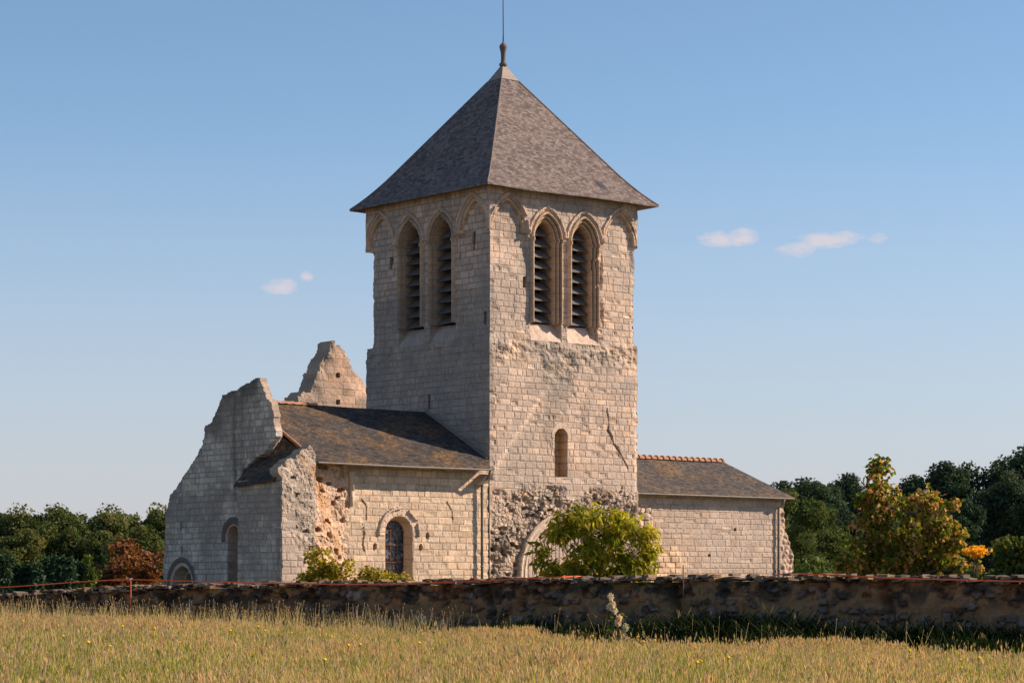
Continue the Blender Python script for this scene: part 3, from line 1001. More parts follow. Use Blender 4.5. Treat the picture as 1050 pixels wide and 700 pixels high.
for u in (-5.43, -5.07): mb.tube([(u, .46, -.1 - BASE), (u, .46, 3.2 - BASE)], .008, 5)
mb.build('window_bars', M_RUST, WIN)

# corbelled half column by the torn end, bracket and pipe by the tower
mb = MB()
mb.lathe([(.11, 4.55 - BASE), (.11, 5.15 - BASE), (.15, 5.22 - BASE), (.16, 5.4 - BASE), (.10, 5.48 - BASE)], 10, (-7.95, -.02))
mb.lathe([(.03, 3.85 - BASE), (.10, 4.0 - BASE), (.11, 4.55 - BASE)], 10, (-7.95, -.02))
mb.build('engaged_column', simple_mat('column_stone', (.52, .43, .33), .95, .1, .25, 6, bumpd=.03), CH, True)


def pipe(pts, name='drainpipe'):
    mb = MB(); mb.tube(pts, .065, 8)
    for z in np.arange(-.5, pts[2][2] + BASE - .3, 1.7):
        mb.lathe([(.085, z - BASE), (.085, z + .08 - BASE)], 8, pts[-1][:2])
    return mb.build(name, M_ZINC, CH, True)


pipe([(-.55, -.75, NE - BASE - .15), (-.55, -.6, NE - BASE - .45), (-.55, -.12, NE - BASE - .75), (-.55, -.12, -1.2 - BASE)])
mb = MB()
mb.add([(-.95, .0, 5.15 - BASE), (-.55, .0, 5.55 - BASE), (-.25, .0, 5.55 - BASE), (-.25, .0, 5.15 - BASE),
        (-1.0, -.3, 5.0 - BASE), (-.6, -.65, 5.5 - BASE), (-.3, -.65, 5.5 - BASE), (-.3, -.3, 5.1 - BASE)],
       [[0, 1, 2, 3], [7, 6, 5, 4], [0, 4, 5, 1], [1, 5, 6, 2], [2, 6, 7, 3], [3, 7, 4, 0]])
mb.build('corbel', simple_mat('corbel_stone', (.50, .42, .32), .95, .1, .25, 6, bumpd=.03), CH)
pipe([(21.0, CV0 - .04, CE - BASE - .12), (21.0, CV0 + .1, CE - BASE - .4), (21.0, 1.68, CE - BASE - .6), (21.0, 1.68, -1.2 - BASE)])

# ---- choir wall
sv = np.arange(9.5, 23.6, RES); zv = np.arange(-1.6, 5.15, RES)
S, Z = np.meshgrid(sv, zv)
D, c, e = masonry(S, Z, 411, .305, .62, .3, PALE * np.array([.89, .89, .88]), 1.0, .75, .3)
c = lerp(c, GREY * 1.15, .45 * sstep(.4, .6, fbm(S * .3, Z * .5, 412)) * sstep(12.5, 14, S))
pat = sstep(.0, .3, 12.3 + .5 * (fbm(Z * .8, Z * 0, 413) - .5) * 2 - S) * sstep(4.8, 3.9, Z)
f1, f2, cid = voro(S * 2.6, Z * 3.0, 414)
D = D * (1 - pat) + pat * (.10 * (.5 - f1) + .2 * (fbm(S * 1.5, Z * 1.5, 415) - .5) - .10 * (f2 - f1 < .08))
c = lerp(c, PALE * 1.05, pat * .7) * np.where((pat > .5) & (f2 - f1 < .07), .6, 1)[..., None]
pat2 = (S > 11.2) & (S < 14.0) & (Z > .25) & (Z < 2.1 + .25 * (S < 13.7))
D = np.where(pat2, D * 1.6 + .07 * (vn(S * 2, Z * 2.7, 416) - .5) + .02, D)
c = np.where(pat2[..., None], PALE * np.array([1.15, 1.06, .9]) * (.75 + .4 * vn(S * 2.4, Z * 2.8, 417))[..., None] * np.where(e < .03, .55, 1)[..., None], c)
rr = np.hypot(S - 16.4, Z + .05)      # head of a walled-up low arch
rg = (rr > .75) & (rr < 1.05) & (Z > -.1)
D = np.where(rg, .03, D); c = np.where(rg[..., None], PALE * 1.1 * (.8 + .4 * vn(np.arctan2(Z, S - 16.4) * 4, Z * 0, 4))[..., None], c)
for (hx, hz) in ((16.05, 1.95), (14.6, -.05), (17.9, 3.3)):
    I = np.hypot(S - hx, Z - hz) < .08
    D = np.where(I, -.25, D); c = np.where(I[..., None], c * .35, c)
# broken battered end, widening downwards
endu = 21.45 + np.clip(4.2 - Z, 0, 6) * .34 + .16 * (fbm(Z * 2, Z * 0, 421) - .5)
bt = sstep(21.3, 21.5, S + .15 * (fbm(Z * 2.3, S * 2, 424) - .5))
f1, f2, cid = voro(S * 3, Z * 3.2, 422)
D = D * (1 - bt) + bt * (.02 - .25 * np.clip(S - 21.3, 0, 2) * .4 + .16 * (.5 - f1) + .22 * (fbm(S * 2, Z * 2, 423) - .5))
c = lerp(c, PALE * np.array([.95, .86, .78]), bt * .6)
keep = S < endu
V, Q, C_ = hf(sv, zv, D, keep, PV(1.8), c, .9)
mesh_obj('choir_wall', V, Q, M_STONE, CH, C_)
# plain walls on the sides turned away
mb = MB()
mb.box((9.5, CVN - .45 - .7, 0), (21.3, CVN - .45, CE - BASE))
mb.box((20.75, 2.72, 0), (21.4, CVN - .5, CE - BASE - .05))
o = mb.build('rear_wall', simple_mat('rear_stone', (.42, .36, .28), .95, .1, .25, 4, bumpd=.03), CH)

# ---- west facade: ruined gable wall
U0 = -11.5
fp = [(167, 640), (168, 560), (168, 528), (172, 514), (174, 506), (177, 502), (181, 497), (188, 486), (196, 474), (202, 463), (206, 456), (208, 446), (209, 436), (215, 433), (219.5, 424), (224, 413),
      (227, 404), (233, 402), (240, 399.5), (246, 396), (251, 393), (256, 390), (260, 387.6), (266, 386), (268, 393), (272, 407), (276, 411), (279, 417), (279.5, 430), (281, 436), (282, 447), (277, 455), (271, 463), (258, 473), (248, 483), (246, 500), (246, 640)]
poly = [on_u(x, y, U0) for x, y in fp]
sv = np.arange(-.6, 10.6, RES); zv = np.arange(-1.6, 9.8, RES)
S, Z = np.meshgrid(sv, zv)
D, c, e = masonry(S, Z, 511, .287, .42, .35, np.array([.57, .50, .415]), 1.3, .6, .45)
jx = .09 * (vn(S * 5, Z * 5, 512) - .5) + .06 * (hsh(np.floor(Z / .36), Z * 0, 513) - .5)
jz = .09 * (vn(S * 5 + 9, Z * 5, 514) - .5)
keep = inpoly(S + jx, Z + jz, poly)
dist = seg_dist(S, Z, poly[1:-2])
D = D - .10 * np.exp(-dist / .18) * fbm(S * 3, Z * 3, 515)
# dark growth on the exposed top and rain streaks below it
top = sstep(1.5, .1, dist) * sstep(5.6, 7.6, Z) * sstep(.28, .5, fbm(S * 1.5, Z * 1.2, 516)) * sstep(1.7, 2.5, S)
c = lerp(c, DIRT_AND_SHADE * .9, .8 * top)
stk = np.exp(-((S - 3.75 + .25 * (vn(S * 0, Z * .6, 517) - .5)) / .62) ** 2) * sstep(3.2, 6.6, Z) * (.45 + .65 * vn(S * 6, Z * .35, 518))
for sc0 in (3.45, 4.05):
    stk = np.maximum(.6 * stk, np.exp(-((S - sc0 + .2 * (vn(S * 0 + sc0, Z * .6, 517) - .5)) / .2) ** 2) * sstep(2.8, 5.6, Z) * (.6 + .5 * vn(S * 8, Z * .5, 518)))
c = lerp(c, DIRT_AND_SHADE * .8, np.clip(.8 * stk, 0, 1))
c = lerp(c, DIRT_AND_SHADE, .6 * np.exp(-dist / .16) * (S > 3.2))
c = lerp(c, GREY * .62, .55 * sstep(.48, .66, fbm(S * .5, Z * .5, 519)))
red = seg_dist(S, Z, [on_u(266, 386, U0), on_u(272, 407, U0), on_u(279, 417, U0), on_u(281, 436, U0)])
c = lerp(c, np.array([.55, .42, .32]), np.exp(-(red / .12) ** 2) * (.35 + .6 * fbm(S * 4, Z * 4, 531)))  # torn right edge tinted warm, sunlight put into its colour
# slit doorway
x = S - 4.1
ad = arch_d(x, Z, .52, .52, 2.5)
hd = (ad > .12) & (ad < .40) & (Z > 2.35)
D = np.where(hd, .09, D); c = np.where(hd[..., None], DIRT_AND_SHADE * 1.3, c)
ring = (ad > 0) & (ad < .12)
c = np.where((ring & (Z > 2.4))[..., None], PALE * 1.0, c)
I = arch_in(x, Z, .52, .52, 2.5, -1.6)
D = np.where(I, -.55, D); c = np.where(I[..., None], PALE * .9, c)
I = arch_in(x, Z, .40, .40, 2.45, -1.6)
D = np.where(I, -1.9, D); c = np.where(I[..., None], PALE * .75 * np.where(np.abs((Z % .36) - .18) > .16, .5, 1)[..., None], c)
# low round arch
x = S - 8.42
ad = arch_d(x, Z, .82, .82, .42)
hd = (ad > .20) & (ad < .42) & (Z > .2) & (fbm(S * 3, Z * 3, 521) > .25)
D = np.where(hd, .08, D); c = np.where(hd[..., None], DIRT_AND_SHADE * 1.3, c)
c = np.where(((ad > 0) & (ad < .2) & (Z > .2))[..., None], PALE * .95, c)
I = ad < 0
D = np.where(I & (Z > -1.5), -.6, D)
I = arch_in(x, Z, .66, .66, .36, -1.6)
D = np.where(I, -1.2, D); c = np.where(I[..., None], GREY * .8, c)
for (hx, hz) in ((8.45, 2.0), (9.9, .4), (6.4, .7), (8.5, 3.1)):
    I = (np.abs(S - hx) < .045) & (np.abs(Z - hz) < .16)
    D = np.where(I, -.3, D); c = np.where(I[..., None], c * .3, c)
V, Q, C_ = hf(sv, zv, D, keep, PU(U0), c, .4)
mesh_obj('facade_wall', V, Q, M_STONE, CH, C_)

# ---- annex at the south-west corner: shaded west wall, sunny torn pier, lean-to slates
sv = np.arange(-.8, 2.62, RES); zv = np.arange(-1.6, 5.0, RES)
S, Z = np.meshgrid(sv, zv)
D, c, e = masonry(S, Z, 611, .285, .42, .35, np.array([.55, .485, .405]), 1.3, .6, .42)
c = lerp(c, DIRT_AND_SHADE * 1.5, .5 * np.exp(-((S + .62) / .2) ** 2) * sstep(.35, .6, fbm(S * 2, Z * .5, 612)))
c = lerp(c, GREY * .7, .5 * sstep(.45, .6, fbm(S * .6 + 3, Z * .6, 613)))
ez = np.clip(edge(zv, 620, .05), 0, .2)[:, None]
S2 = np.maximum(S, -.8 + ez); D = np.where(S <= -.8 + ez + .01, -ez, D)
V, Q, C_ = hf(sv, zv, D, np.ones(S.shape, bool), PU(-12.3), c, .78, S2)
mesh_obj('annex_wall', V, Q, M_STONE, CH, C_)

pv = -.8
pp = [(288, 640), (288, 490), (284.5, 484), (285, 479), (290, 474), (297, 470), (304, 466.5), (309, 461), (313, 459), (318, 455), (321, 457), (323, 461), (324.5, 468), (325, 480), (324, 500), (325, 520),
      (323, 540), (325, 560), (325, 580), (326, 640)]
poly = [on_v(x, y, pv) for x, y in pp]
poly[0] = (-12.3, -1.6); poly[1] = (-12.3, poly[1][1])
sv = np.arange(-12.6, -8.9, RES); zv = np.arange(-1.6, 7.0, RES)
S, Z = np.meshgrid(sv, zv)
D, c, e = masonry(S, Z, 711, .30, .5, .5, PALE)
rub = .9 * sstep(.44, .62, .55 * fbm(S * .9, Z * .8, 712) + .45 * sstep(1.0, 4.6, Z + .9 * (S + 12)))
f1, f2, cid = voro(S * 4.2 + .9 * fbm(S * 3, Z * 3, 75), Z * 5.2 + .9 * fbm(S * 3, Z * 3, 76), 713)
RD = -.04 + .24 * (fbm(S * 1.3, Z * 1.3, 714, 5) - .45) + .05 * (cid - .5) - .025 * (1 - sstep(.02, .14, f2 - f1)) - .14 * (cid < .08) * sstep(.04, .2, f2 - f1) + .07 * (fbm(S * 8, Z * 8, 718) - .5)
D = D * (1 - rub) + RD * rub
rc = np.array([.43, .355, .285])[None, None, :] * (.68 + .55 * cid)[..., None]
rc = lerp(rc, ORNG, .6 * sstep(.50, .66, fbm(S * 1.0, Z * 1.0, 715)) * sstep(2.8, 4.5, Z))
c = c * (1 - rub)[..., None] + rc * rub[..., None]
c = lerp(c, np.array([.42, .36, .30]), .6 * sstep(5.4, 6.1, Z))
right = np.clip((S + 10.3) / .9, 0, 1)
D = D - .55 * right ** 1.3
ez = np.clip(edge(zv, 620, .05), 0, .2)[:, None]
D = np.where((S <= -12.3 + ez + .01) & (Z < 4.9), -ez, D)
S2 = np.where(Z < 4.9, np.maximum(S, -12.3 + ez), S)
jx = .1 * (vn(S * 5, Z * 5, 716) - .5); jz = .1 * (vn(S * 5, Z * 5, 717) - .5)
keep = inpoly(S + jx * (S > -12.1), Z + jz, poly) & (S > -12.56)
keep |= (Z < 4.9) & (S > -12.4) & (S < -11)
V, Q, C_ = hf(sv, zv, D, keep, PV(pv), c, .62, S2)
mesh_obj('torn_pier', V, Q, M_STONE, CH, C_)

# lean-to slates: from the eaves above the annex wall up to the nave verge
Aq = np.array([-12.46, 2.66, 4.78]); Bq = np.array([-12.46, -.45, 4.93])
Cq = np.array([-10.40, -.22, 6.34]); Dq = np.array([-10.40, 1.07, 6.58]); Eq = np.array([-10.42, 2.05, 7.08]); Fq = np.array([-11.53, 3.15, 5.45])


def lean(A, B):
    A = A[..., None]; B = B[..., None]
    bot = Bq + (Aq - Bq) * A
    top = np.where(A < .5, Cq + (Dq - Cq) * A * 2, Dq + (Eq - Dq) * (A * 2 - 1))
    P = bot + (top - bot) * B
    # left verge bulges along the facade
    side = np.where(B < .4, Aq + (Fq - Aq) * B / .4, Fq + (Eq - Fq) * (B - .4) / .6)
    P = P + (side - (Aq + (Eq - Aq) * B)) * A ** 2
    P = P.copy(); P[..., 2] += .06 * (fbm(P[..., 0] * 2, P[..., 1] * 2, 801, 3) - .5) - BASE
    return P


LEAN = join_panels('annex_roof', [panel(lean, 24, 20, lambda A, B: np.stack([A * 3.1, B * 2.6], -1), .10)], M_SLATE_N)

# ---- ruined north transept gable behind the nave roof
VG = 16.0
gp = [(206, 365), (210, 352), (222, 332), (240, 312), (262, 305), (290, 297), (296, 288), (304, 268), (306, 245), (314, 232), (322, 200), (345, 172), (352, 150), (378, 110), (396, 80), (408, 38), (424, 12), (441, 40), (462, 60), (488, 85),
      (504, 110), (518, 148), (530, 172), (560, 205), (575, 225), (586, 255), (590, 470), (206, 470)]
poly = [on_v(265 + a / 5.386, 345 + b / 5.386, VG) for a, b in gp]
us = [p[0] for p in poly]; zs = [p[1] for p in poly]
sv = np.arange(min(us) - .3, max(us) + 6.5, RES * 1.2); zv = np.arange(5, max(zs) + .3, RES * 1.2)
S, Z = np.meshgrid(sv, zv)
D, c, e = masonry(S, Z, 911, .38, .85, .25, PALE * np.array([.98, .90, .86]), .7)
poly2 = poly[:-3] + [(max(us) + .5, poly[-3][1] - .4), (max(us) + 6, poly[-3][1] - 2.5), (max(us) + 6, 5), (min(us) - .2, 5)]
jx = .16 * (vn(S * 4, Z * 4, 912) - .5); jz = .16 * (vn(S * 4, Z * 4, 913) - .5)
keep = inpoly(S + jx, Z + jz, poly2)
dist = seg_dist(S, Z, poly2[:-2])
tornl = np.exp(-dist / .32) * (fbm(S * 2.5, Z * 2.5, 914))
D = D - .30 * tornl
c = lerp(c, np.array([.42, .34, .27]), np.clip(1.2 * np.exp(-dist / .25), 0, .8))
for (a, b) in ((440, 214), (440, 362)):
    hx, hz = on_v(265 + a / 5.386, 345 + b / 5.386, VG)
    I = (np.abs(S - hx) < .12) & (np.abs(Z - hz) < .12)
    D = np.where(I, -.5, D); c = np.where(I[..., None], c * .3, c)
c = lerp(c, DIRT_AND_SHADE * 1.5, .4 * sstep(.5, .68, fbm(S * 1.2, Z * 1.2, 915)))
V, Q, C_ = hf(sv, zv, D, keep, PV(VG), c, 1.3)
mesh_obj('ruined_gable', V, Q, M_STONE, CH, C_)
mb = MB()      # transept side walls that tie the gable to the tower
mb.box((min(us) + .4, 9.7, 0), (min(us) + 1.2, VG + .1, 7.0)); mb.box((max(us) + 4.4, 9.7, 0), (max(us) + 5.2, VG + .1, 7.0))
mb.box((min(us) + .2, VG + .3, 0), (max(us) + 5.6, VG + 1.0, 6.35))
mb.build('transept_wall', bpy.data.materials['rear_stone'], CH)

# ------------------------------------------------------------------ field wall
WLEN = np.linalg.norm(WR - WL)


def wall_s(px):
    p = (px - 525) / 2550.0
    return (p * WL[1] - WL[0]) / (WD[0] - p * WD[1])


tp = [(-200, 618), (0, 609), (60, 605), (130, 601.5), (200, 599), (300, 597.5), (400, 595.5), (500, 593.5), (600, 592), (700, 590.5), (850, 589), (950, 590.5), (1050, 592.5), (1300, 598)]
ts = np.array([wall_s(a) for a, b in tp]); tzv = np.array([(608 - b) / 2550.0 * (WL[1] + WD[1] * s) for (a, b), s in zip(tp, ts)])


def wall_top(s): return np.interp(s, ts, tzv)      # relative to the eye


ang = math.atan2(WD[1], WD[0])
FW = thing('stone_wall', 'long low rubble stone field wall with ragged coping between meadow and churchyard', 'stone wall', (WL[0], WL[1], 0), ang)
sv = np.arange(-14, 53, .05); zv = np.arange(0, 1.0001, .022)
S, T = np.meshgrid(sv, zv)
gx, gy = WL[0] + WD[0] * sv, WL[1] + WD[1] * sv
gz = ground_z(gx, gy) - .35
tz_ = wall_top(sv) + EYE - .14
Z = gz[None, :] + (tz_ - gz)[None, :] * T
f1, f2, cid = voro(S * 3.0, Z * 4.6 + .4 * vn(S * .7, Z, 2), 1001)
g1, g2, gid = voro(S * 1.4 + 5, Z * 2.2, 1011)
stone_ = (cid > .60) * sstep(.05, .28, f2 - f1)
D = .10 * stone_ * (.6 + .6 * cid) + .12 * (fbm(S * .8, Z * 1.2, 1002) - .5) + .05 * (fbm(S * 6, Z * 6, 1003) - .5)
big_ = (gid > .8) * sstep(.1, .35, g2 - g1)
D = D + .08 * big_
hdist = (tz_[None, :] - Z)
D = D - .18 * sstep(.5, .62, fbm(S * 2.2, Z * 2, 1004)) * (hdist < .5) * sstep(.0, .1, hdist)
for px_b in (75, 170, 322, 500, 690, 908):         # breaks in the face
    s0 = wall_s(px_b)
    I = np.exp(-((S - s0 - .35 * (hdist - .5)) / .14) ** 2) * (hdist < 1.0)
    D = D - .38 * I
mort = np.array([.25, .165, .09])
c = np.ones(S.shape)[..., None] * mort * (.7 + .6 * fbm(S * 2, Z * 2, 1005))[..., None]
sc_ = np.array([.15, .128, .108])[None, None, :] * (.35 + 1.1 * hsh((cid * 9999).astype(int), (cid * 777).astype(int), 4))[..., None]
c = c * (1 - stone_)[..., None] + sc_ * stone_[..., None]
pl = (cid > .95) * sstep(.08, .25, f2 - f1)
c = lerp(c, np.array([.24, .21, .18]), .6 * pl)
c = c * (1 - .55 * (1 - sstep(.03, .12, f2 - f1)) * (cid > .55))[..., None]
c = lerp(c, np.array([.28, .25, .21]), .8 * big_ * (gid > .93))
c = lerp(c, np.array([.05, .045, .04]), .9 * sstep(.44, .56, fbm(S * 2.6, Z * 3.4, 1006)) * sstep(1.0, .3, hdist))  # near-black blotches under the coping, painted as shaded hollows
c = lerp(c, np.array([.30, .15, .06]), .4 * sstep(.6, .72, fbm(S * 1.2, Z * 1.6, 1007)))


def FWP(s, d, z): return np.stack([s, -d, z], -1)


V, Q, C_ = hf(sv, zv, D, np.ones(S.shape, bool), FWP, c, .5)
# hf uses zv for z only through place(S, D, Z) on its own grid, so replace the parametric height by the real one
def fix(V):
    s = V[:, 0]; t = V[:, 2]
    return np.stack([V[:, 0], V[:, 1], np.interp(s, sv, gz) + (np.interp(s, sv, tz_) - np.interp(s, sv, gz)) * t], 1)
mesh_obj('wall_body', fix(V), Q, M_FIELDWALL, FW, C_)
rng = random.Random(12)
mb = MB(); cols = []
for row, (d0, d1, dz) in enumerate(((-.14, .62, -.14), (-.02, .5, -.05))):
    s = -14.0
    while s < 52.5:
        L = rng.uniform(.09, .32)
        t = rng.uniform(.05, .10)
        z = wall_top(s + L / 2) + EYE + dz + rng.uniform(-.04, .04)
        if rng.random() < (.1, .4)[row]: s += L * .7; continue
        n0 = len(mb.v)
        mb.box((s, d0 + rng.uniform(-.08, .07), z), (s + L * .97, d1 + rng.uniform(-.06, .06), z + t), 0, .03, rng=rng)
        g = rng.uniform(.6, 1.35)
        base_c = (.15, .122, .095) if rng.random() < .75 else (.24, .16, .095)
        cols += [tuple(x * g for x in base_c)] * (len(mb.v) - n0)
        s += L
mesh_obj('coping', mb.v, mb.f, M_FIELDWALL, FW, np.array(cols))

# ------------------------------------------------------------------ plants


def leaves_mesh(P, Nrm, size, asp, rng, fold=.25, droop=None):
    """many small folded leaf faces; returns verts, quads (two per leaf), per-vertex random"""
    n = len(P)
    a = rng.normal(size=(n, 3)) if droop is None else droop
    a = a - Nrm * np.sum(a * Nrm, 1, keepdims=True)
    a /= np.linalg.norm(a, axis=1, keepdims=True) + 1e-9
    b = np.cross(Nrm, a)
    L = (size * rng.uniform(.7, 1.3, n))[:, None]; w = L * asp
    tip = P + a * L; mid = P + a * L * .45
    v = np.stack([P, mid + b * w + Nrm * w * fold, tip, mid - b * w + Nrm * w * fold], 1).reshape(-1, 3)
    i = np.arange(n)[:, None] * 4
    q = np.concatenate([i + np.array([[0, 1, 2, 3]])], 0)
    return v, q


def crown_points(env, ncl, per, crad, rng, hollow=.35):
    """clumps inside envelope env(rng)->point; points spread through each clump, denser on its shell"""
    C = np.array([env(rng) for _ in range(ncl)])
    P, N, G = [], [], []
    for k, ce in enumerate(C):
        m = int(per * rng.uniform(.6, 1.4))
        d = rng.normal(size=(m, 3)); d /= np.linalg.norm(d, axis=1, keepdims=True)
        r = crad * rng.uniform(.65, 1.3) * (hollow + (1 - hollow) * rng.uniform(0, 1, (m, 1)) ** .5)
        P.append(ce + d * r * np.array([1, 1, .72])); nn = d + rng.normal(size=(m, 3)) * .7 + np.array([0, 0, .5])
        N.append(nn / np.linalg.norm(nn, axis=1, keepdims=True)); G.append(np.full(m, rng.uniform(0, 1)))
    return C, np.concatenate(P), np.concatenate(N), np.concatenate(G)


def make_tree(name, label, cat, env, ncl, per, crad, size, asp, mat, trunk_h, trunk_r, seed, group=None, droop=0, nlimb=9, shade=.5):
    rng = np.random.RandomState(seed)
    root = thing(name, label, cat, group=group)
    C, P, N, G = crown_points(env, ncl, per, crad, rng)
    dr = rng.normal(size=P.shape) + np.array([0, 0, -droop]) if droop else None
    v, q = leaves_mesh(P, N, size, asp, rng, droop=dr)
    tone = np.clip(np.repeat(shade * G + (1 - shade) * rng.uniform(0, 1, len(P)), 4), 0, 1)
    mesh_obj('crown', v, q, mat, root, np.stack([tone] * 3, 1))
    mb = MB()
    cz = C[:, 2].mean()
    mb.tube([(0, 0, -.2), (rng.uniform(-.1, .1), rng.uniform(-.1, .1), trunk_h * .5), (rng.uniform(-.2, .2), rng.uniform(-.2, .2), trunk_h), (0, 0, max(trunk_h, cz))],
            [trunk_r * 1.25, trunk_r, trunk_r * .8, trunk_r * .4], 7)
    for k in rng.choice(len(C), min(nlimb, len(C)), replace=False):
        ce = C[k]; b0 = np.array([0, 0, trunk_h * rng.uniform(.5, 1.0)])
        m = (b0 + ce) / 2 + rng.normal(size=3) * .12 * trunk_h * .3 + np.array([0, 0, .05 * trunk_h])
        mb.tube([b0, m, ce], [trunk_r * .45, trunk_r * .28, trunk_r * .1], 5)
    mb.build('trunk', M_BARK, root)
    return root


def ell(cx, cy, cz, rx, ry, rz, pw=.45):
    def e(rng):
        d = rng.normal(size=3); d /= np.linalg.norm(d)
        r = rng.uniform(0, 1) ** pw
        return np.array([cx + d[0] * rx * r, cy + d[1] * ry * r, cz + d[2] * rz * r])
    return e


def multi(parts):
    ws = np.array([p[0] for p in parts], float); ws /= ws.sum()
    es = [ell(*p[1:]) for p in parts]
    return lambda rng: es[rng.choice(len(es), p=ws)](rng)


M_WOOD1 = leaf_mat('oak_leaves', [(0, (.045, .068, .026)), (.5, (.09, .118, .042)), (.85, (.145, .15, .055)), (1, (.2, .155, .06))], .3, .9)
M_WOOD2 = leaf_mat('dark_leaves', [(0, (.028, .050, .036)), (.6, (.052, .088, .054)), (1, (.11, .14, .065))], .2, .9)
M_WOOD3 = leaf_mat('green_leaves', [(0, (.035, .060, .020)), (.6, (.075, .105, .034)), (1, (.13, .15, .05))], .3, .9)
M_CON = leaf_mat('conifer_needles', [(0, (.020, .045, .024)), (.7, (.035, .072, .034)), (1, (.06, .10, .045))], .15)
M_RUSTL = leaf_mat('russet_leaves', [(0, (.085, .042, .02)), (.6, (.17, .075, .032)), (1, (.24, .12, .05))], .3)
M_FRESH = leaf_mat('yellow_green_leaves', [(0, (.055, .085, .010)), (.35, (.16, .19, .02)), (.7, (.36, .34, .04)), (1, (.56, .44, .07))], .5)
M_FRESHD = leaf_mat('mid_leaves', [(0, (.03, .055, .015)), (.6, (.07, .11, .02)), (1, (.16, .19, .04))], .35, .8)
M_AUT = leaf_mat('autumn_leaves', [(0, (.04, .065, .014)), (.46, (.11, .15, .02)), (.60, (.27, .26, .035)), (.69, (.42, .20, .05)), (.78, (.47, .26, .15)), (.88, (.50, .36, .24)), (1, (.58, .46, .08))], .4, .8)
M_BUSHL = leaf_mat('bush_leaves', [(0, (.07, .085, .014)), (.4, (.22, .20, .025)), (.7, (.44, .34, .045)), (1, (.5, .34, .08))], .42, .8)
M_GOLD = leaf_mat('golden_flowers', [(0, (.55, .30, .02)), (1, (.85, .52, .03))], .35)


def at(px, py, Y):
    return ((px - 525) / 2550.0 * Y, Y, EYE + (608 - py) / 2550.0 * Y)


def gz_at(x, y): return float(ground_z(np.array([x]), np.array([y]))[0])


def put(root, px, Y, rz=0, sc=1.0):
    x = (px - 525) / 2550.0 * Y
    root.location = (x, Y, gz_at(x, Y)); root.rotation_euler = (0, 0, rz); root.scale = sc if isinstance(sc, tuple) else (sc,) * 3


# --- woods: two groups of single trees
random.seed(3)
protoL = [make_tree('broadleaf_tree', 'olive green broadleaf tree of the far wood left of the church', 'tree',
                    multi([(3, 0, 0, 6.3, 2.7, 2.7, 3.4), (1, .8 * (s - 1), .5, 9, 1.7, 1.7, 1.8), (1, -1.2, .4, 4.6, 2.2, 2.0, 2)]),
                    52, 170, 1.15, .33, .42, M_WOOD1, 4.0, .22, 40 + s, 'trees of the far wood on the left', shade=.6) for s in range(3)]
protoR = [make_tree('broadleaf_tree', 'dark green tall tree of the wood right of the church', 'tree',
                    multi([(3, 0, 0, 7.4, 3.0, 3.0, 4.6), (1, 1.2 * (s - 1), .5, 11, 1.6, 1.6, 1.9), (1, -1.2, .4, 5, 2.6, 2.2, 2.4)]),
                    60, 200, 1.0, .27, .40, M_WOOD2, 4.5, .25, 60 + s, 'trees of the dark wood on the right', shade=.55) for s in range(3)]


protoG = [make_tree('broadleaf_tree', 'mid green bushy tree at the near edge of the wood beside the choir', 'tree',
                    multi([(3, 0, 0, 5.5, 2.8, 2.4, 3.8), (1, 1.2 * s - .6, .3, 9.2, 1.3, 1.3, 1.6), (2, -.6, .3, 3.0, 2.6, 2.0, 2.2)]),
                    60, 190, .85, .25, .40, M_WOOD3, 3.5, .2, 70 + s, 'green trees beside the choir', shade=.55) for s in range(2)]


def scatter(protos, spots):
    for i, (px, Y, s) in enumerate(spots):
        o = protos[i] if i < len(protos) else None
        x = (px - 525) / 2550.0 * Y
        loc = (x, Y, gz_at(x, Y))
        r = random.uniform(0, 6.28); sc = (s * random.uniform(.92, 1.12), s * random.uniform(.92, 1.12), s)
        if o: o.location = loc; o.rotation_euler = (0, 0, r); o.scale = sc
        else: dup(protos[i % len(protos)], loc, r, sc)


# crown tops read off the photograph's tree line: pixel column -> top row
def line(tops, Y, px0, px1, step, jit, hh):
    L = []; px = px0
    while px < px1:
        p = px + random.uniform(-jit, jit); y = Y + random.uniform(-8, 8)
        t = np.interp(p, [a for a, b in tops], [b for a, b in tops])
        h = (608 - t) / 2550.0 * y - BASE
        L.append((p, y, h / hh * random.uniform(.9, 1.04))); px += step * random.uniform(.8, 1.2)
    return L


topL = [(-300, 528), (0, 528), (45, 521), (60, 522), (90, 524), (110, 523), (150, 518), (180, 522), (330, 535)]
scatter(protoL, line(topL, 285, -260, 320, 17, 4, 10.6) + [(p, y, s * .8) for p, y, s in line(topL, 262, -240, 200, 27, 8, 10.6)])
topR = [(640, 500), (780, 494), (800, 493), (830, 492), (850, 498), (872, 490), (900, 495), (940, 488), (960, 478), (985, 466), (1010, 461), (1030, 462), (1050, 456), (1200, 450)]
scatter(protoR, line(topR, 205, 640, 1190, 25, 6, 12.1) + [(p, y, s * .82) for p, y, s in line(topR, 188, 790, 1180, 38, 9, 12.8)])

scatter(protoG, [(812, 176, .80), (836, 170, .76), (851, 180, .70), (826, 165, .52), (866, 172, .55)])

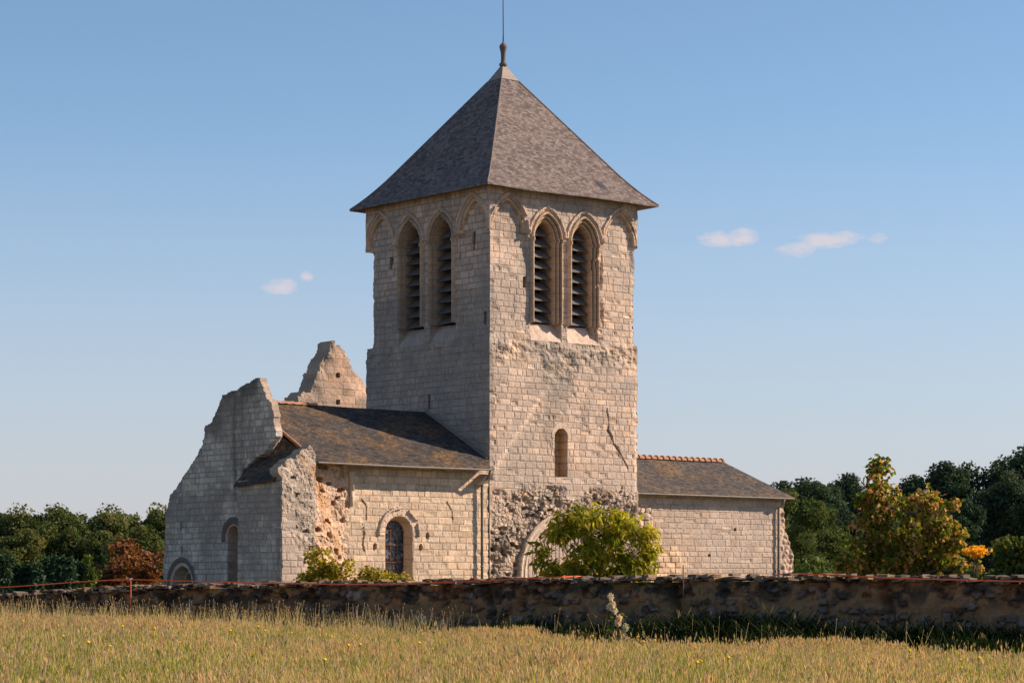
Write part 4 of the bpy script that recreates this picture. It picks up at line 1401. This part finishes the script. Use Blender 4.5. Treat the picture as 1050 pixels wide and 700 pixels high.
# row of young conifers in front of the left wood
con = thing('conifer', 'narrow dark green young conifer in the planted row below the left wood', 'conifer', group='row of young conifers on the left')
rg_ = np.random.RandomState(5)
hz = rg_.uniform(0, 1, 900) ** .8
rad = .78 * (1 - hz) ** .7 * (.75 + .35 * np.sin(hz * 40)) + .05
an = rg_.uniform(0, 6.28, 900); rr_ = rad * rg_.uniform(.55, 1, 900)
P = np.stack([rr_ * np.cos(an), rr_ * np.sin(an), .2 + hz * 3.6], 1)
N = np.stack([np.cos(an), np.sin(an), .6 + 0 * an], 1) + rg_.normal(size=(900, 3)) * .4
N /= np.linalg.norm(N, axis=1, keepdims=True)
dr = np.stack([np.cos(an), np.sin(an), .35 + 0 * an], 1)
v, q = leaves_mesh(P, N, .34, .25, rg_, droop=dr)
mesh_obj('crown', v, q, M_CON, con, np.stack([np.repeat(rg_.uniform(0, 1, 900), 4)] * 3, 1))
mb = MB(); mb.tube([(0, 0, -.2), (0, 0, 3.4)], [.08, .02], 6); mb.build('trunk', M_BARK, con)
px = -60.0; first = True
while px < 112:
    Y = 212 + random.uniform(-4, 4); x = (px - 525) / 2550.0 * Y
    if first: con.location = (x, Y, gz_at(x, Y)); con.scale = (1.2, 1.2, 1.05); first = False
    else: dup(con, (x, Y, gz_at(x, Y)), random.uniform(0, 6), (1.2, 1.2, random.uniform(.9, 1.2)))
    px += random.uniform(6.5, 9.5)

# russet bush, sapling
o = make_tree('russet_bush', 'round rust brown bush left of the church facade', 'bush', multi([(2, 0, 0, 2.6, 1.9, 1.9, 1.3), (1, -1.4, 0, 1.6, 1, 1, 1), (1, 1.4, 0, 1.6, 1, 1, 1)]),
              40, 80, .55, .24, .4, M_RUSTL, 1.2, .10, 81)
put(o, 136, 165, .3, (1.38, 1.3, 1.18))
o = make_tree('sapling', 'small light green sapling in front of the conifer row', 'sapling', ell(0, 0, 1.5, .55, .55, 1.1), 14, 45, .35, .2, .38, M_FRESHD, 1.0, .04, 82, nlimb=5)
put(o, 91, 150, 0, (1, 1, 1.3))

# walnut-like small tree against the tower
M_TREEW = M_FRESH
def fan_env(rng):
    while True:
        a = rng.uniform(-3.2, 2.75); z = rng.uniform(.3, 5.1)
        top = 4.95 - .42 * abs(a + .2) ** 1.3 * (1.0 if a < 0 else .5)
        lb = -3.2 if z < 1.25 else (-2.3 if z < 3.3 else -1.95)
        if a < lb or z > top or (z < 2.0 and a > 2.35): continue
        if rng.uniform() < .6 and fbm(np.array([a * .9]), np.array([z * 1.0]), 444)[0] < .5: continue
        return np.array([a, rng.uniform(-.8, .8), z])
o = make_tree('walnut_tree', 'low spreading bright green tree with drooping leaves against the torn tower base', 'tree', fan_env, 215, 34, .36, .40, .16, M_FRESH, 1.1, .09, 91, droop=1.3, nlimb=26, shade=.35)
put(o, 606, 109, .0, (1.0, 1.0, 1.06))
TW = o
# shoots along the foot of the tower
o = make_tree('low_shrub', 'dark green low shrub at the foot of the drainpipe', 'shrub', ell(0, 0, 1.25, 1.1, .5, .45), 16, 40, .3, .2, .3, M_WOOD2, .5, .04, 92, nlimb=5)
put(o, 514, 110, 0, (.8, 1, 1.12))
# yellowing bush by the torn pier
o = make_tree('pier_bush', 'yellow green bush in front of the torn pier and nave window', 'bush', multi([(3, -.6, 0, 1.55, .85, .6, .85), (2, .9, 0, 1.2, 1.0, .5, .45), (1, -1.3, 0, 1.1, .5, .5, .4)]),
              75, 64, .34, .12, .38, M_BUSHL, .8, .05, 93, nlimb=14, shade=.4)
put(o, 354, 103, 0, (1.35, 1.1, 1.36))
o = make_tree('garden_shrub', 'small sparse twiggy shrub below the nave window', 'shrub', ell(0, 0, 1.1, .6, .4, .45), 24, 40, .3, .105, .4, M_BUSHL, .6, .03, 94, nlimb=8)
put(o, 396, 104, 0, (1.5, 1, 1.42))

# two-topped autumn tree
o = make_tree('autumn_tree', 'two topped bushy tree with green orange and pink autumn leaves right of the choir', 'tree',
              multi([(2.6, -1.05, 0, 4.0, .75, .75, 1.55), (2.6, -1.3, 0, 2.0, 1.15, 1.0, 1.2), (2.6, 1.25, 0, 3.3, .95, .9, 1.35), (3, 1.75, 0, 1.7, 1.15, 1.0, 1.2), (3.4, .1, 0, 2.7, 1.2, 1.1, 1.5)]),
              210, 52, .36, .18, .42, M_AUT, 1.6, .11, 95, droop=.6, nlimb=26, shade=.3)
put(o, 929, 106, 0, (1.16, 1.05, 1.27))
o = make_tree('golden_bush', 'small bush of golden yellow flowers right of the autumn tree', 'bush', multi([(2, 0, 0, 2.95, .5, .4, .16), (1, .25, 0, 3.08, .22, .3, .16)]), 20, 46, .17, .11, .5, M_GOLD, 2.2, .04, 96, nlimb=8)
put(o, 1000, 100, 0, 1.0)
o = make_tree('low_bush', 'low dark green bush beneath the golden flowers', 'bush', ell(0, 0, 1.5, .75, .5, .75), 26, 50, .28, .15, .4, M_FRESHD, .8, .04, 86, nlimb=6)
put(o, 1003, 100.6, 0)
o = make_tree('hedge_bush', 'dark green bush at the right end of the field wall', 'bush', multi([(2, 0, 0, 1.5, 1.1, .8, 1.0), (1, .9, 0, 2.0, .9, .8, .8)]),
              46, 60, .4, .18, .42, leaf_mat('hedge_leaves', [(0, (.03, .05, .015)), (.6, (.07, .10, .02)), (1, (.22, .2, .04))], .35), 1.0, .07, 97, nlimb=10)
put(o, 1040, 97, 0, (1.05, 1, 1.35))
o = make_tree('scrub_bush', 'pale green scrub bush between choir corner and autumn tree', 'bush', multi([(2, 0, 0, 1.3, 1.3, .8, .8), (1, -.9, 0, 1.0, .8, .8, .6)]),
              36, 50, .45, .2, .35, leaf_mat('scrub_leaves', [(0, (.03, .06, .02)), (.6, (.08, .13, .035)), (1, (.16, .2, .06))], .35), .8, .05, 98, nlimb=8)
put(o, 842, 128, 0, (1.15, 1, 1.35))

# ------------------------------------------------------------------ meadow grass (stuff), weeds in the wall's shade
M_GRASS = leaf_mat('dry_grass', [(0, (.095, .155, .018)), (.35, (.215, .255, .04)), (.62, (.39, .375, .13)), (.85, (.52, .45, .26)), (1, (.54, .40, .32))], .35, .9)
M_WEED = leaf_mat('weed_leaves', [(0, (.010, .020, .008)), (.6, (.020, .036, .012)), (.95, (.045, .06, .02)), (1, (.25, .21, .12))], .2, .9)  # albedo cut to near black: the wall's shade put into the leaf colour


def grass_clump(seed, n, hmin, hmax, spread, heads, tone, hs_=1.0):
    rng = np.random.RandomState(seed)
    V, Fq, T = [], [], []
    for i in range(n):
        stem = rng.uniform() < heads
        h = rng.uniform(hmin, hmax) * (1.15 if stem else .75)
        a = rng.uniform(0, 6.28); r = spread * rng.uniform() ** .5
        b = np.array([r * cos(a), r * sin(a), -.03])
        la = rng.uniform(0, 6.28); ln = h * (rng.uniform(.05, .35) if stem else rng.uniform(.25, .8))
        lean_ = np.array([cos(la), sin(la), 0]) * ln
        wa = rng.uniform(0, 6.28); w = np.array([cos(wa), sin(wa), 0]) * (.006 if stem else .010)
        p1 = b + lean_ * .35 + np.array([0, 0, h * .6]); p2 = b + lean_ + np.array([0, 0, h * (1 if stem else .92)])
        o = len(V)
        t0 = np.clip(rng.normal(tone[1] if stem else tone[0], .16), 0, 1)
        V += [b - w, b + w, p1 + w * .8, p1 - w * .8, p2 + w * .35, p2 - w * .35]
        Fq += [[o, o + 1, o + 2, o + 3], [o + 3, o + 2, o + 4, o + 5]]
        T += [t0] * 6
        if stem:      # seed head
            d = (p2 - p1); d /= np.linalg.norm(d); L = rng.uniform(.05, .13) * hs_
            s = np.cross(d, [cos(wa), sin(wa), .2]); s /= np.linalg.norm(s); s2 = np.cross(d, s)
            for sdir in (s, s2):
                o = len(V); hw = rng.uniform(.008, .018) * hs_
                V += [p2 - d * .02, p2 + d * L * .4 + sdir * hw, p2 + d * L, p2 + d * L * .4 - sdir * hw]
                Fq += [[o, o + 1, o + 2, o + 3]]; T += [min(1, t0 + rng.uniform(.05, .3))] * 4
    me = mesh_obj('grass_clump', np.array(V), np.array(Fq), None, None, np.stack([np.array(T)] * 3, 1))
    COL.objects.unlink(me)
    return me


def scatter_stuff(name, label, cat, mat, clumps, pts, scl, seed, pick=None):
    """one ground-cover object: clump meshes instanced on a point cloud with geometry nodes"""
    me = bpy.data.meshes.new(name)
    me.vertices.add(len(pts)); me.vertices.foreach_set('co', np.asarray(pts, np.float32).ravel())
    rng = np.random.RandomState(seed)
    a = me.attributes.new('pick', 'INT', 'POINT'); a.data.foreach_set('value', (rng.randint(0, len(clumps), len(pts)) if pick is None else pick).astype(np.int32))
    a = me.attributes.new('rot', 'FLOAT', 'POINT'); a.data.foreach_set('value', rng.uniform(0, 6.28, len(pts)).astype(np.float32))
    a = me.attributes.new('scl', 'FLOAT', 'POINT'); a.data.foreach_set('value', np.asarray(scl, np.float32))
    me.update()
    o = bpy.data.objects.new(name, me); COL.objects.link(o)
    ng = bpy.data.node_groups.new(name + '_scatter', 'GeometryNodeTree')
    ng.interface.new_socket('Geometry', in_out='INPUT', socket_type='NodeSocketGeometry')
    ng.interface.new_socket('Geometry', in_out='OUTPUT', socket_type='NodeSocketGeometry')
    N, L = ng.nodes, ng.links
    gi, go = N.new('NodeGroupInput'), N.new('NodeGroupOutput')
    gti = N.new('GeometryNodeGeometryToInstance')
    for cl_ in reversed(clumps):
        oi = N.new('GeometryNodeObjectInfo'); oi.inputs['Object'].default_value = cl_
        L.new(oi.outputs['Geometry'], gti.inputs[0])
    iop = N.new('GeometryNodeInstanceOnPoints')
    L.new(gi.outputs[0], iop.inputs['Points']); L.new(gti.outputs[0], iop.inputs['Instance'])
    iop.inputs['Pick Instance'].default_value = True

    def attr(nm, ty):
        n = N.new('GeometryNodeInputNamedAttribute'); n.data_type = ty; n.inputs[0].default_value = nm; return n.outputs[0]
    L.new(attr('pick', 'INT'), iop.inputs['Instance Index'])
    cx = N.new('ShaderNodeCombineXYZ'); L.new(attr('rot', 'FLOAT'), cx.inputs[2]); L.new(cx.outputs[0], iop.inputs['Rotation'])
    L.new(attr('scl', 'FLOAT'), iop.inputs['Scale'])
    sm = N.new('GeometryNodeSetMaterial'); sm.inputs['Material'].default_value = mat
    L.new(iop.outputs[0], sm.inputs[0]); L.new(sm.outputs[0], go.inputs[0])
    md = o.modifiers.new('scatter', 'NODES'); md.node_group = ng
    me.materials.append(mat)
    return tag(o, label, cat, kind='stuff')


rng = np.random.RandomState(9)
clumps = [grass_clump(300 + i, 28, .14, .38, .20, .30 + .06 * i, (.02 + .085 * i, .55 + .035 * i)) for i in range(6)]
clumps += [grass_clump(320 + i, 20, .32, .5, .18, .8, (.4, .76)) for i in range(2)]
npt = 78000
Y = np.sqrt(rng.uniform(30 ** 2, 96 ** 2, npt))
X = rng.uniform(-1, 1, npt) * (Y * .225 + 4)
dist = (X - WL[0]) * WN[0] + (Y - WL[1]) * WN[1]      # in front of the wall positive
ok = (dist > .8) & (rng.uniform(0, 1, npt) < .25 + .9 * sstep(.3, .55, fbm(X * .9, Y * .5, 79, 3)))
X, Y, dist = X[ok], Y[ok], dist[ok]
dens = fbm(X * .35, Y * .22, 77)
G = np.stack([X, Y, ground_z(X, Y)], 1)
sc_ = rng.uniform(.55, 1.3, len(X)) * (.55 + .75 * dens)
scatter_stuff('meadow_grass', 'dry straw coloured meadow grass with seed heads', 'grass', M_GRASS, clumps, G, sc_, 1,
              np.clip(np.floor(8 * (2.4 * (fbm(X * .30, Y * .11, 78, 5) - .5) + .36 + rng.normal(0, .2, len(X)) + .16 * sstep(50, 78, Y))), 0, 7))

wclumps = [grass_clump(340 + i, 34, .22, .72, .28, .004, (.3, .9)) for i in range(5)]
s = rng.uniform(-12, 51, 9000); dd = rng.uniform(.12, 2.7, 9000) ** 1.0
X = WL[0] + WD[0] * s + WN[0] * dd; Y = WL[1] + WD[1] * s + WN[1] * dd
rightness = sstep(12, 34, s)
ok = rng.uniform(0, 1, 9000) < .35 + .65 * rightness
X, Y, rightness, dd = X[ok], Y[ok], rightness[ok], dd[ok]
G = np.stack([X, Y, ground_z(X, Y)], 1)
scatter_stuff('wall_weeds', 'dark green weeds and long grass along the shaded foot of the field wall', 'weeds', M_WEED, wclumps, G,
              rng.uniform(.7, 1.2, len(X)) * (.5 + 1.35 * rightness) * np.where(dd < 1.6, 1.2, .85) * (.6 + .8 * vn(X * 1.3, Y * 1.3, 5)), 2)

# taller dry stalks standing up before the wall
sclumps = [grass_clump(360 + i, 3, .45, .95, .16, 1.0, (.6, .84), .6) for i in range(6)]
s = np.concatenate([rng.uniform(-12, 22, 1900), rng.uniform(22, 50, 150)]); dd = rng.uniform(.8, 4.5, 2050)
X = WL[0] + WD[0] * s + WN[0] * dd; Y = WL[1] + WD[1] * s + WN[1] * dd
G = np.stack([X, Y, ground_z(X, Y)], 1)
scatter_stuff('dry_stalks', 'tall dry grass stalks in front of the field wall', 'grass', M_GRASS, sclumps, G, rng.uniform(.7, 1.3, len(X)), 3)

n3 = 4200
Y = np.sqrt(rng.uniform(36 ** 2, 92 ** 2, n3)); X = rng.uniform(-1, 1, n3) * (Y * .225 + 4)
ok = ((X - WL[0]) * WN[0] + (Y - WL[1]) * WN[1]) > 1.5
X, Y = X[ok], Y[ok]
tclumps = [grass_clump(380 + i, 5, .34, .62, .30, 1.0, (.7, .55 + .09 * i), 1.15) for i in range(5)]
scatter_stuff('tall_stalks', 'scattered taller straw and pinkish grass stalks across the meadow', 'grass', M_GRASS, tclumps, np.stack([X, Y, ground_z(X, Y)], 1), rng.uniform(.75, 1.15, len(X)), 5)

# yellow flowers in the meadow
M_YEL = simple_mat('yellow_petals', (.85, .55, .02), .6, .2, .15, 20)
M_STEM = simple_mat('green_stem', (.12, .16, .04), .8, .2, .2, 10)
fl = thing('yellow_flower', 'small yellow wild flower among the dry meadow grass', 'flower', group='yellow flowers in the meadow')
mb = MB(); mb.tube([(0, 0, 0), (.02, 0, .25), (.01, .01, .5)], .006, 4); mb.build('stem', M_STEM, fl)
mb = MB()
for k in range(10):
    a = k * 2 * pi / 10
    mb.add([(.01, .01, .5), (.01 + .035 * cos(a - .25), .01 + .035 * sin(a - .25), .512), (.01 + .058 * cos(a), .01 + .058 * sin(a), .528), (.01 + .035 * cos(a + .25), .01 + .035 * sin(a + .25), .512)], [[0, 1, 2, 3]])
mb.lathe([(.012, .495), (.028, .51), (.024, .535), (.006, .545)], 8, (.01, .01))
mb.build('flower_head', M_YEL, fl)
r2 = random.Random(21); k = 0
while k < 64:
    Y = math.sqrt(r2.uniform(42 ** 2, 80 ** 2)); x = r2.uniform(-1, 1) * Y * .2
    if (x - WL[0]) * WN[0] + (Y - WL[1]) * WN[1] < 2.5: continue
    loc = (x, Y, gz_at(x, Y)); s_ = r2.uniform(.95, 1.3)
    if k == 0: fl.location = loc
    else: dup(fl, loc, r2.uniform(0, 6), (1.3, 1.3, s_))
    k += 1

def off_wall(px, py, d):
    """point at photo pixel on the vertical plane standing d metres in front of the field wall"""
    o_ = WL + WN * d; p = (px - 525) / 2550.0
    s = (p * o_[1] - o_[0]) / (WD[0] - p * WD[1])
    xy = o_ + WD * s
    return (xy[0], xy[1], EYE + (608 - py) / 2550.0 * xy[1])


# thistle gone to seed, in front of the wall
M_FLUFF = leaf_mat('thistle_down', [(0, (.62, .54, .50)), (1, (.8, .74, .70))], .3)
M_THL = leaf_mat('thistle_leaf', [(0, (.10, .13, .04)), (1, (.26, .26, .1))], .3)
th = thing('thistle', 'tall seeding thistle with pale fluffy heads before the field wall', 'thistle')
rng2 = np.random.RandomState(31)
mb = MB(); heads = []
stems = [((-.05, 0, 0), (.02, 0, .8), (-.05, 0, 1.55)), ((0, .05, 0), (.12, .02, .6), (.22, 0, 1.0)), ((.05, 0, 0), (.28, 0, .5), (.42, .0, .75)), ((-.05, 0, 0), (-.25, 0, .6), (-.36, 0, 1.05)), ((.0, 0, 0), (.3, 0, .25), (.5, 0, .42)), ((0, 0, 0), (-.12, 0, .7), (-.17, 0, 1.25))]
for st in stems: mb.tube(st, [.02, .015, .009], 5)
mb.build('stem', M_STEM, th)
hp = [(-.05, 0, 1.58), (.0, 0, 1.38), (.06, 0, 1.22), (.22, 0, 1.02), (.17, 0, .9), (.42, 0, .78), (.33, 0, .62), (.5, 0, .44), (.1, 0, .45), (-.1, 0, 1.3), (.28, 0, .45), (.55, 0, .3)]
for p in hp:
    n = 90
    d = rng2.normal(size=(n, 3)); d /= np.linalg.norm(d, axis=1, keepdims=True)
    v, q = leaves_mesh(np.array(p) + d * .02, np.roll(d, 1, 1), .095, .2, rng2, droop=d)
    mesh_obj('seed_head', v, q, M_FLUFF, th, np.stack([np.repeat(rng2.uniform(0, 1, n), 4)] * 3, 1))
n = 180
hh = rng2.uniform(0.05, 1.15, n) ** 1.3; aa = rng2.uniform(0, 6.28, n); side = rng2.choice([-.2, .0, .15, .3], n)
P = np.stack([side * hh + .03 * np.cos(aa), .03 * np.sin(aa), hh], 1)
v, q = leaves_mesh(P, np.stack([.3 * np.cos(aa), .3 * np.sin(aa), 1 + 0 * aa], 1) / 1.05, .2, .14, rng2, droop=np.stack([np.cos(aa), np.sin(aa), .5 + 0 * aa], 1))
mesh_obj('foliage', v, q, M_THL, th, np.stack([np.repeat(rng2.uniform(0, 1, n), 4)] * 3, 1))
xy = np.array(off_wall(628, 600, 3.0)[:2])
th.location = (xy[0], xy[1], gz_at(*xy)); th.scale = (.95, .95, 1.12)
# green weed beside it
o = make_tree('broad_weed', 'fresh green broad leaved weed beside the thistle', 'weed', ell(0, 0, .35, .2, .2, .25), 9, 22, .13, .13, .4, M_FRESH, .3, .015, 99, nlimb=5)
xy = np.array(off_wall(602, 600, 2.6)[:2])
o.location = (xy[0], xy[1], gz_at(*xy))

# ------------------------------------------------------------------ stakes and orange barrier line
def stake(px, ptop, mat, label, r, capm=None, d=.55):
    t = off_wall(px, ptop, d); g = gz_at(t[0], t[1])
    o = thing('stake', label, 'stake', (t[0], t[1], g))
    mb = MB(); mb.tube([(0, 0, -.2), (.01, 0, (t[2] - g) * .5), (0, 0, t[2] - g)], r, 7); mb.build('rod', mat, o)
    if capm:
        mb = MB(); mb.box((-.045, -.04, t[2] - g - .05), (.045, .04, t[2] - g + .02)); mb.build('cap', capm, o)
    return o


stake(134, 593, M_ORANGE, 'short orange stake with a white cap before the left part of the field wall', .02, M_WHITE)
stake(700.5, 579, M_RUST, 'thin rusty iron stake standing before the field wall below the choir', .016)
ln = [(-60, 605), (-10, 602.5), (30, 600), (69, 597), (116, 594.2), (134, 593.8), (180, 595), (270, 597.3), (360, 598.8), (423, 598), (470, 596), (575, 591.2),
      (592, 590.4, -.1), (606, 591.5, -.75), (640, 594, -.9), (780, 593, -.9), (798, 588.9, -.75), (808, 587.6, -.1), (822, 587.9), (865, 589.6), (907, 592), (980, 594), (1060, 596), (1200, 599)]
pts = [off_wall(a[0], a[1], a[2] if len(a) > 2 else .56) for a in ln]      # it dips behind the coping in the middle
P_ = np.array(pts); base_p = P_[0].copy()
mb = MB()      # flat plastic ribbon, a few millimetres thick, gently twisting
nn_ = 140
par = np.linspace(0, len(P_) - 1, nn_)
Pi = np.stack([np.interp(par, np.arange(len(P_)), P_[:, k]) for k in range(3)], 1)
vs = []
for i in range(nn_):
    w = .02; tw = .36 * sin(i * .23)
    up = np.array([WN[0] * sin(tw), WN[1] * sin(tw), cos(tw)]) * w
    n3 = np.array([WN[0], WN[1], 0]) * .003
    vs += [Pi[i] - up - n3, Pi[i] + up - n3, Pi[i] + up + n3, Pi[i] - up + n3]
fs = [[a * 4 + k, (a + 1) * 4 + k, (a + 1) * 4 + (k + 1) % 4, a * 4 + (k + 1) % 4] for a in range(nn_ - 1) for k in range(4)]
mb.add([tuple(v - base_p) for v in vs], fs)
o = mb.build('barrier_tape', M_ORANGE)
o.location = tuple(base_p)
tag(o, 'orange barrier tape strung along the top of the field wall', 'tape')
